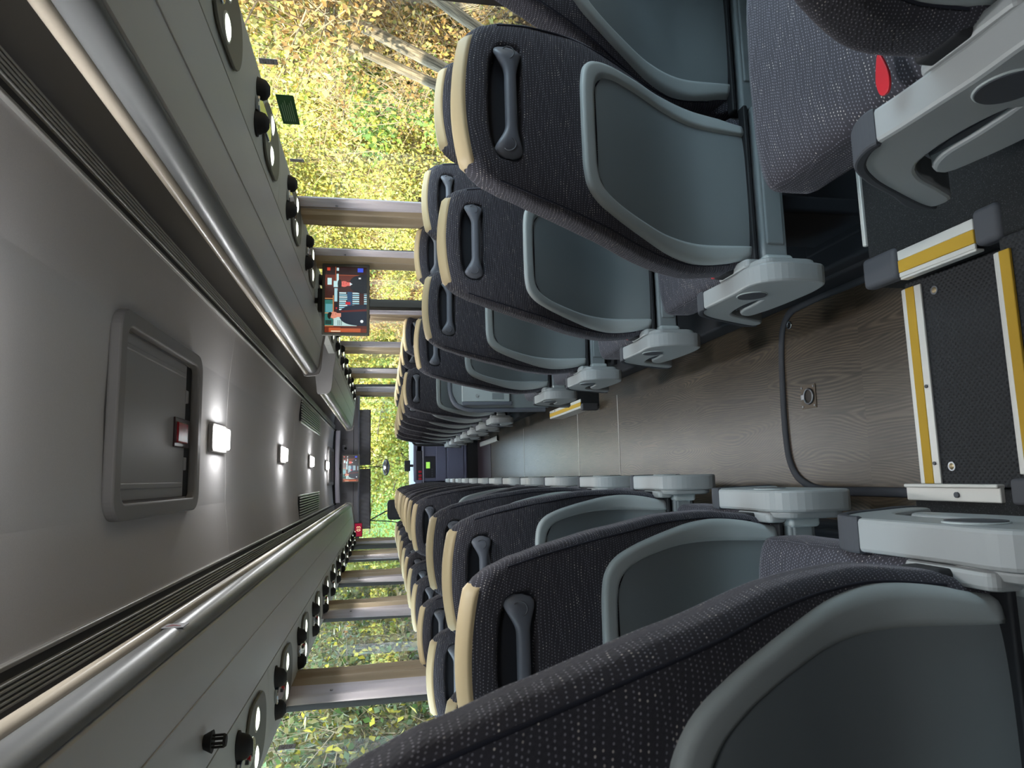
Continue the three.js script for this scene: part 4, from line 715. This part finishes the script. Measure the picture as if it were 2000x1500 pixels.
{
  const g = 'trees on the right bank', y = (d, left) => GY + (left ? 7.6 * sst(d, -0.8, 5.2) : 7.0 * sst(d, 0, 12));
  const T = (n, l, x, z, o, grp = g) => tree(n, l, n === 'shrub' ? 'shrub' : 'tree', grp, [x, y(Math.abs(x) - 3.6, x < 0) - 0.05, z], o);
  // right: sunlit autumn thicket close to the panes
  T('tree', 'pale trunked young tree with yellow green leaves outside the nearest right window', 3.95, -8.5, { seed: 1, h: 5.4, r: 0.085, branches: 34, from: 0.6, spread: 1.5, clump: 0.45, leaves: 15000, leaf: 0.052, pal: 'gold', lean: [0.3, 3.6], twigs: 900 });
  T('tree', 'second pale trunked tree with yellow green leaves, just beyond the nearest one', 3.9, -8.1, { seed: 2, h: 5.6, r: 0.095, branches: 34, from: 0.6, spread: 1.5, clump: 0.45, leaves: 15000, leaf: 0.052, pal: 'gold', lean: [0.2, 3.8], twigs: 900 });
  T('tree', 'leaning pale trunked tree with rusty brown leaves at the edge of the right bank', 3.9, -7.6, { seed: 3, h: 5.0, r: 0.08, branches: 30, from: 0.6, spread: 1.4, clump: 0.45, leaves: 15000, leaf: 0.052, pal: 'brown', lean: [0.2, 4.3], twigs: 900 });
  T('shrub', 'rusty brown leafy shrub at the upper right beside the rear pane', 6.2, -8.6, { seed: 4, h: 4.6, r: 0.07, branches: 36, from: 0.1, spread: 1.6, clump: 0.5, leaves: 23800, leaf: 0.064, pal: 'brown', twigs: 2500 });
  T('shrub', 'bright green low shrub outside the nearest right window', 5.6, -9.6, { seed: 5, h: 2.6, r: 0.05, branches: 26, from: 0.1, spread: 1.0, clump: 0.35, leaves: 11900, leaf: 0.091, pal: 'green', twigs: 500 });
  T('shrub', 'yellow leafy thicket behind the second right curtain', 5.9, -13.4, { seed: 6, h: 4.6, r: 0.06, branches: 36, from: 0.05, spread: 1.7, clump: 0.5, leaves: 25500, leaf: 0.070, pal: 'gold', twigs: 1500 });
  T('shrub', 'olive and gold thicket beside the middle door', 5.4, -17.2, { seed: 7, h: 4.6, r: 0.06, branches: 36, from: 0.05, spread: 1.8, clump: 0.5, leaves: 23800, leaf: 0.075, pal: 'gold', twigs: 1500 });
  T('shrub', 'brown and tan brushwood along the right bank, far part', 5.6, -22, { seed: 8, h: 3.4, r: 0.06, branches: 36, from: 0.05, spread: 2.0, clump: 0.6, leaves: 15300, leaf: 0.075, pal: 'brown', twigs: 2500 });
  T('tree', 'tall golden tree rising behind the right thicket', 8.0, -15.0, { seed: 9, h: 4.4, r: 0.14, branches: 50, from: 0.1, spread: 2.2, clump: 0.6, leaves: 37400, leaf: 0.097, pal: 'gold', twigs: 1500 });
  T('tree', 'tall brown leaved tree at the back of the right bank', 8.0, -10.8, { seed: 10, h: 4.2, r: 0.14, branches: 50, from: 0.05, spread: 2.2, clump: 0.6, leaves: 30600, leaf: 0.091, pal: 'brown', twigs: 2500 });
  T('tree', 'tall olive tree at the back of the right bank, farther on', 8.2, -19.0, { seed: 11, h: 4.2, r: 0.14, branches: 50, from: 0.05, spread: 2.4, clump: 0.8, leaves: 28900, leaf: 0.107, pal: 'green', twigs: 1200 });
  T('tree', 'brown leaved tree deep on the right bank, far ahead', 8.0, -25.0, { seed: 12, h: 4, r: 0.14, branches: 44, from: 0.1, spread: 2.8, clump: 0.8, leaves: 20400, leaf: 0.107, pal: 'brown', twigs: 1500 });
  // ahead of the windscreen
  const F = (l, x, z, y0, o) => tree('tree', l, 'tree', 'trees ahead of the windscreen', [x, GY + y0, z], o);
  F('yellow leaved tree seen through the middle of the windscreen', 0.4, -27, 0.4, { seed: 21, h: 5.0, r: 0.2, branches: 50, from: 0.1, spread: 3.0, clump: 1.0, leaves: 28000, leaf: 0.120, pal: 'gold' });
  F('yellow and green tree seen through the right half of the windscreen', 4.0, -25, 0.4, { seed: 22, h: 5.0, r: 0.2, branches: 50, from: 0.08, spread: 3.0, clump: 1.0, leaves: 30000, leaf: 0.120, pal: 'gold' });
  F('golden tree seen past the right end of the windscreen', 8.0, -24, 0.4, { seed: 23, h: 5.0, r: 0.2, branches: 50, from: 0.08, spread: 3.2, clump: 1.0, leaves: 30000, leaf: 0.120, pal: 'gold' });
  F('sparse yellow sapling on the grass slope, left of the windscreen', -3.6, -27, 0.6, { seed: 24, h: 4.3, r: 0.12, branches: 36, from: 0.15, spread: 2.2, clump: 0.8, leaves: 10000, leaf: 0.102, pal: 'gold' });
  F('green leafy tree at the top of the grass slope', -7, -46, 2.6, { seed: 25, h: 5.0, r: 0.25, branches: 50, from: 0.05, spread: 4.5, clump: 1.5, leaves: 28000, leaf: 0.180, pal: 'green' });
  F('green and gold tree at the top of the slope, behind the windscreen trees', 2, -48, 2.7, { seed: 26, h: 5.6, r: 0.25, branches: 50, from: 0.05, spread: 5, clump: 1.6, leaves: 30000, leaf: 0.180, pal: 'green' });
  F('broad green tree at the top of the slope, far right', 11, -46, 3, { seed: 27, h: 5.6, r: 0.25, branches: 50, from: 0.05, spread: 5, clump: 1.6, leaves: 28000, leaf: 0.180, pal: 'green' });
  // left: shaded bank
  const gl = 'trees on the left bank';
  [[-4.5, -11.2, 'shaded shrub with a few bright yellow leaves outside the nearest left window', 2.6, 6000], [-4.6, -14.6, 'shaded green shrub outside the second left window', 2.4, 5000], [-4.7, -18.5, 'shaded olive shrub outside the third left window', 2.4, 5000], [-4.8, -25, 'shaded dark shrub outside the far left windows', 2.6, 6000], [-6.3, -14.2, 'dark bush high on the left bank, nearest', 1.9, 6000], [-6.4, -20, 'dark bush high on the left bank, in the middle', 1.9, 6000], [-6.4, -29, 'dark bush high on the left bank, farther ahead', 1.9, 6000]].forEach(([x, z, l, h, lv], i) => T('shrub', l, x, z, { seed: 40 + i, h, r: 0.05, branches: 44, from: 0.08, spread: 1.5, clump: 0.45, leaves: lv, leaf: 0.12, pal: 'olive', twigs: 700 }, gl));
}
scene.environment = null;
renderer.render(scene, camera);
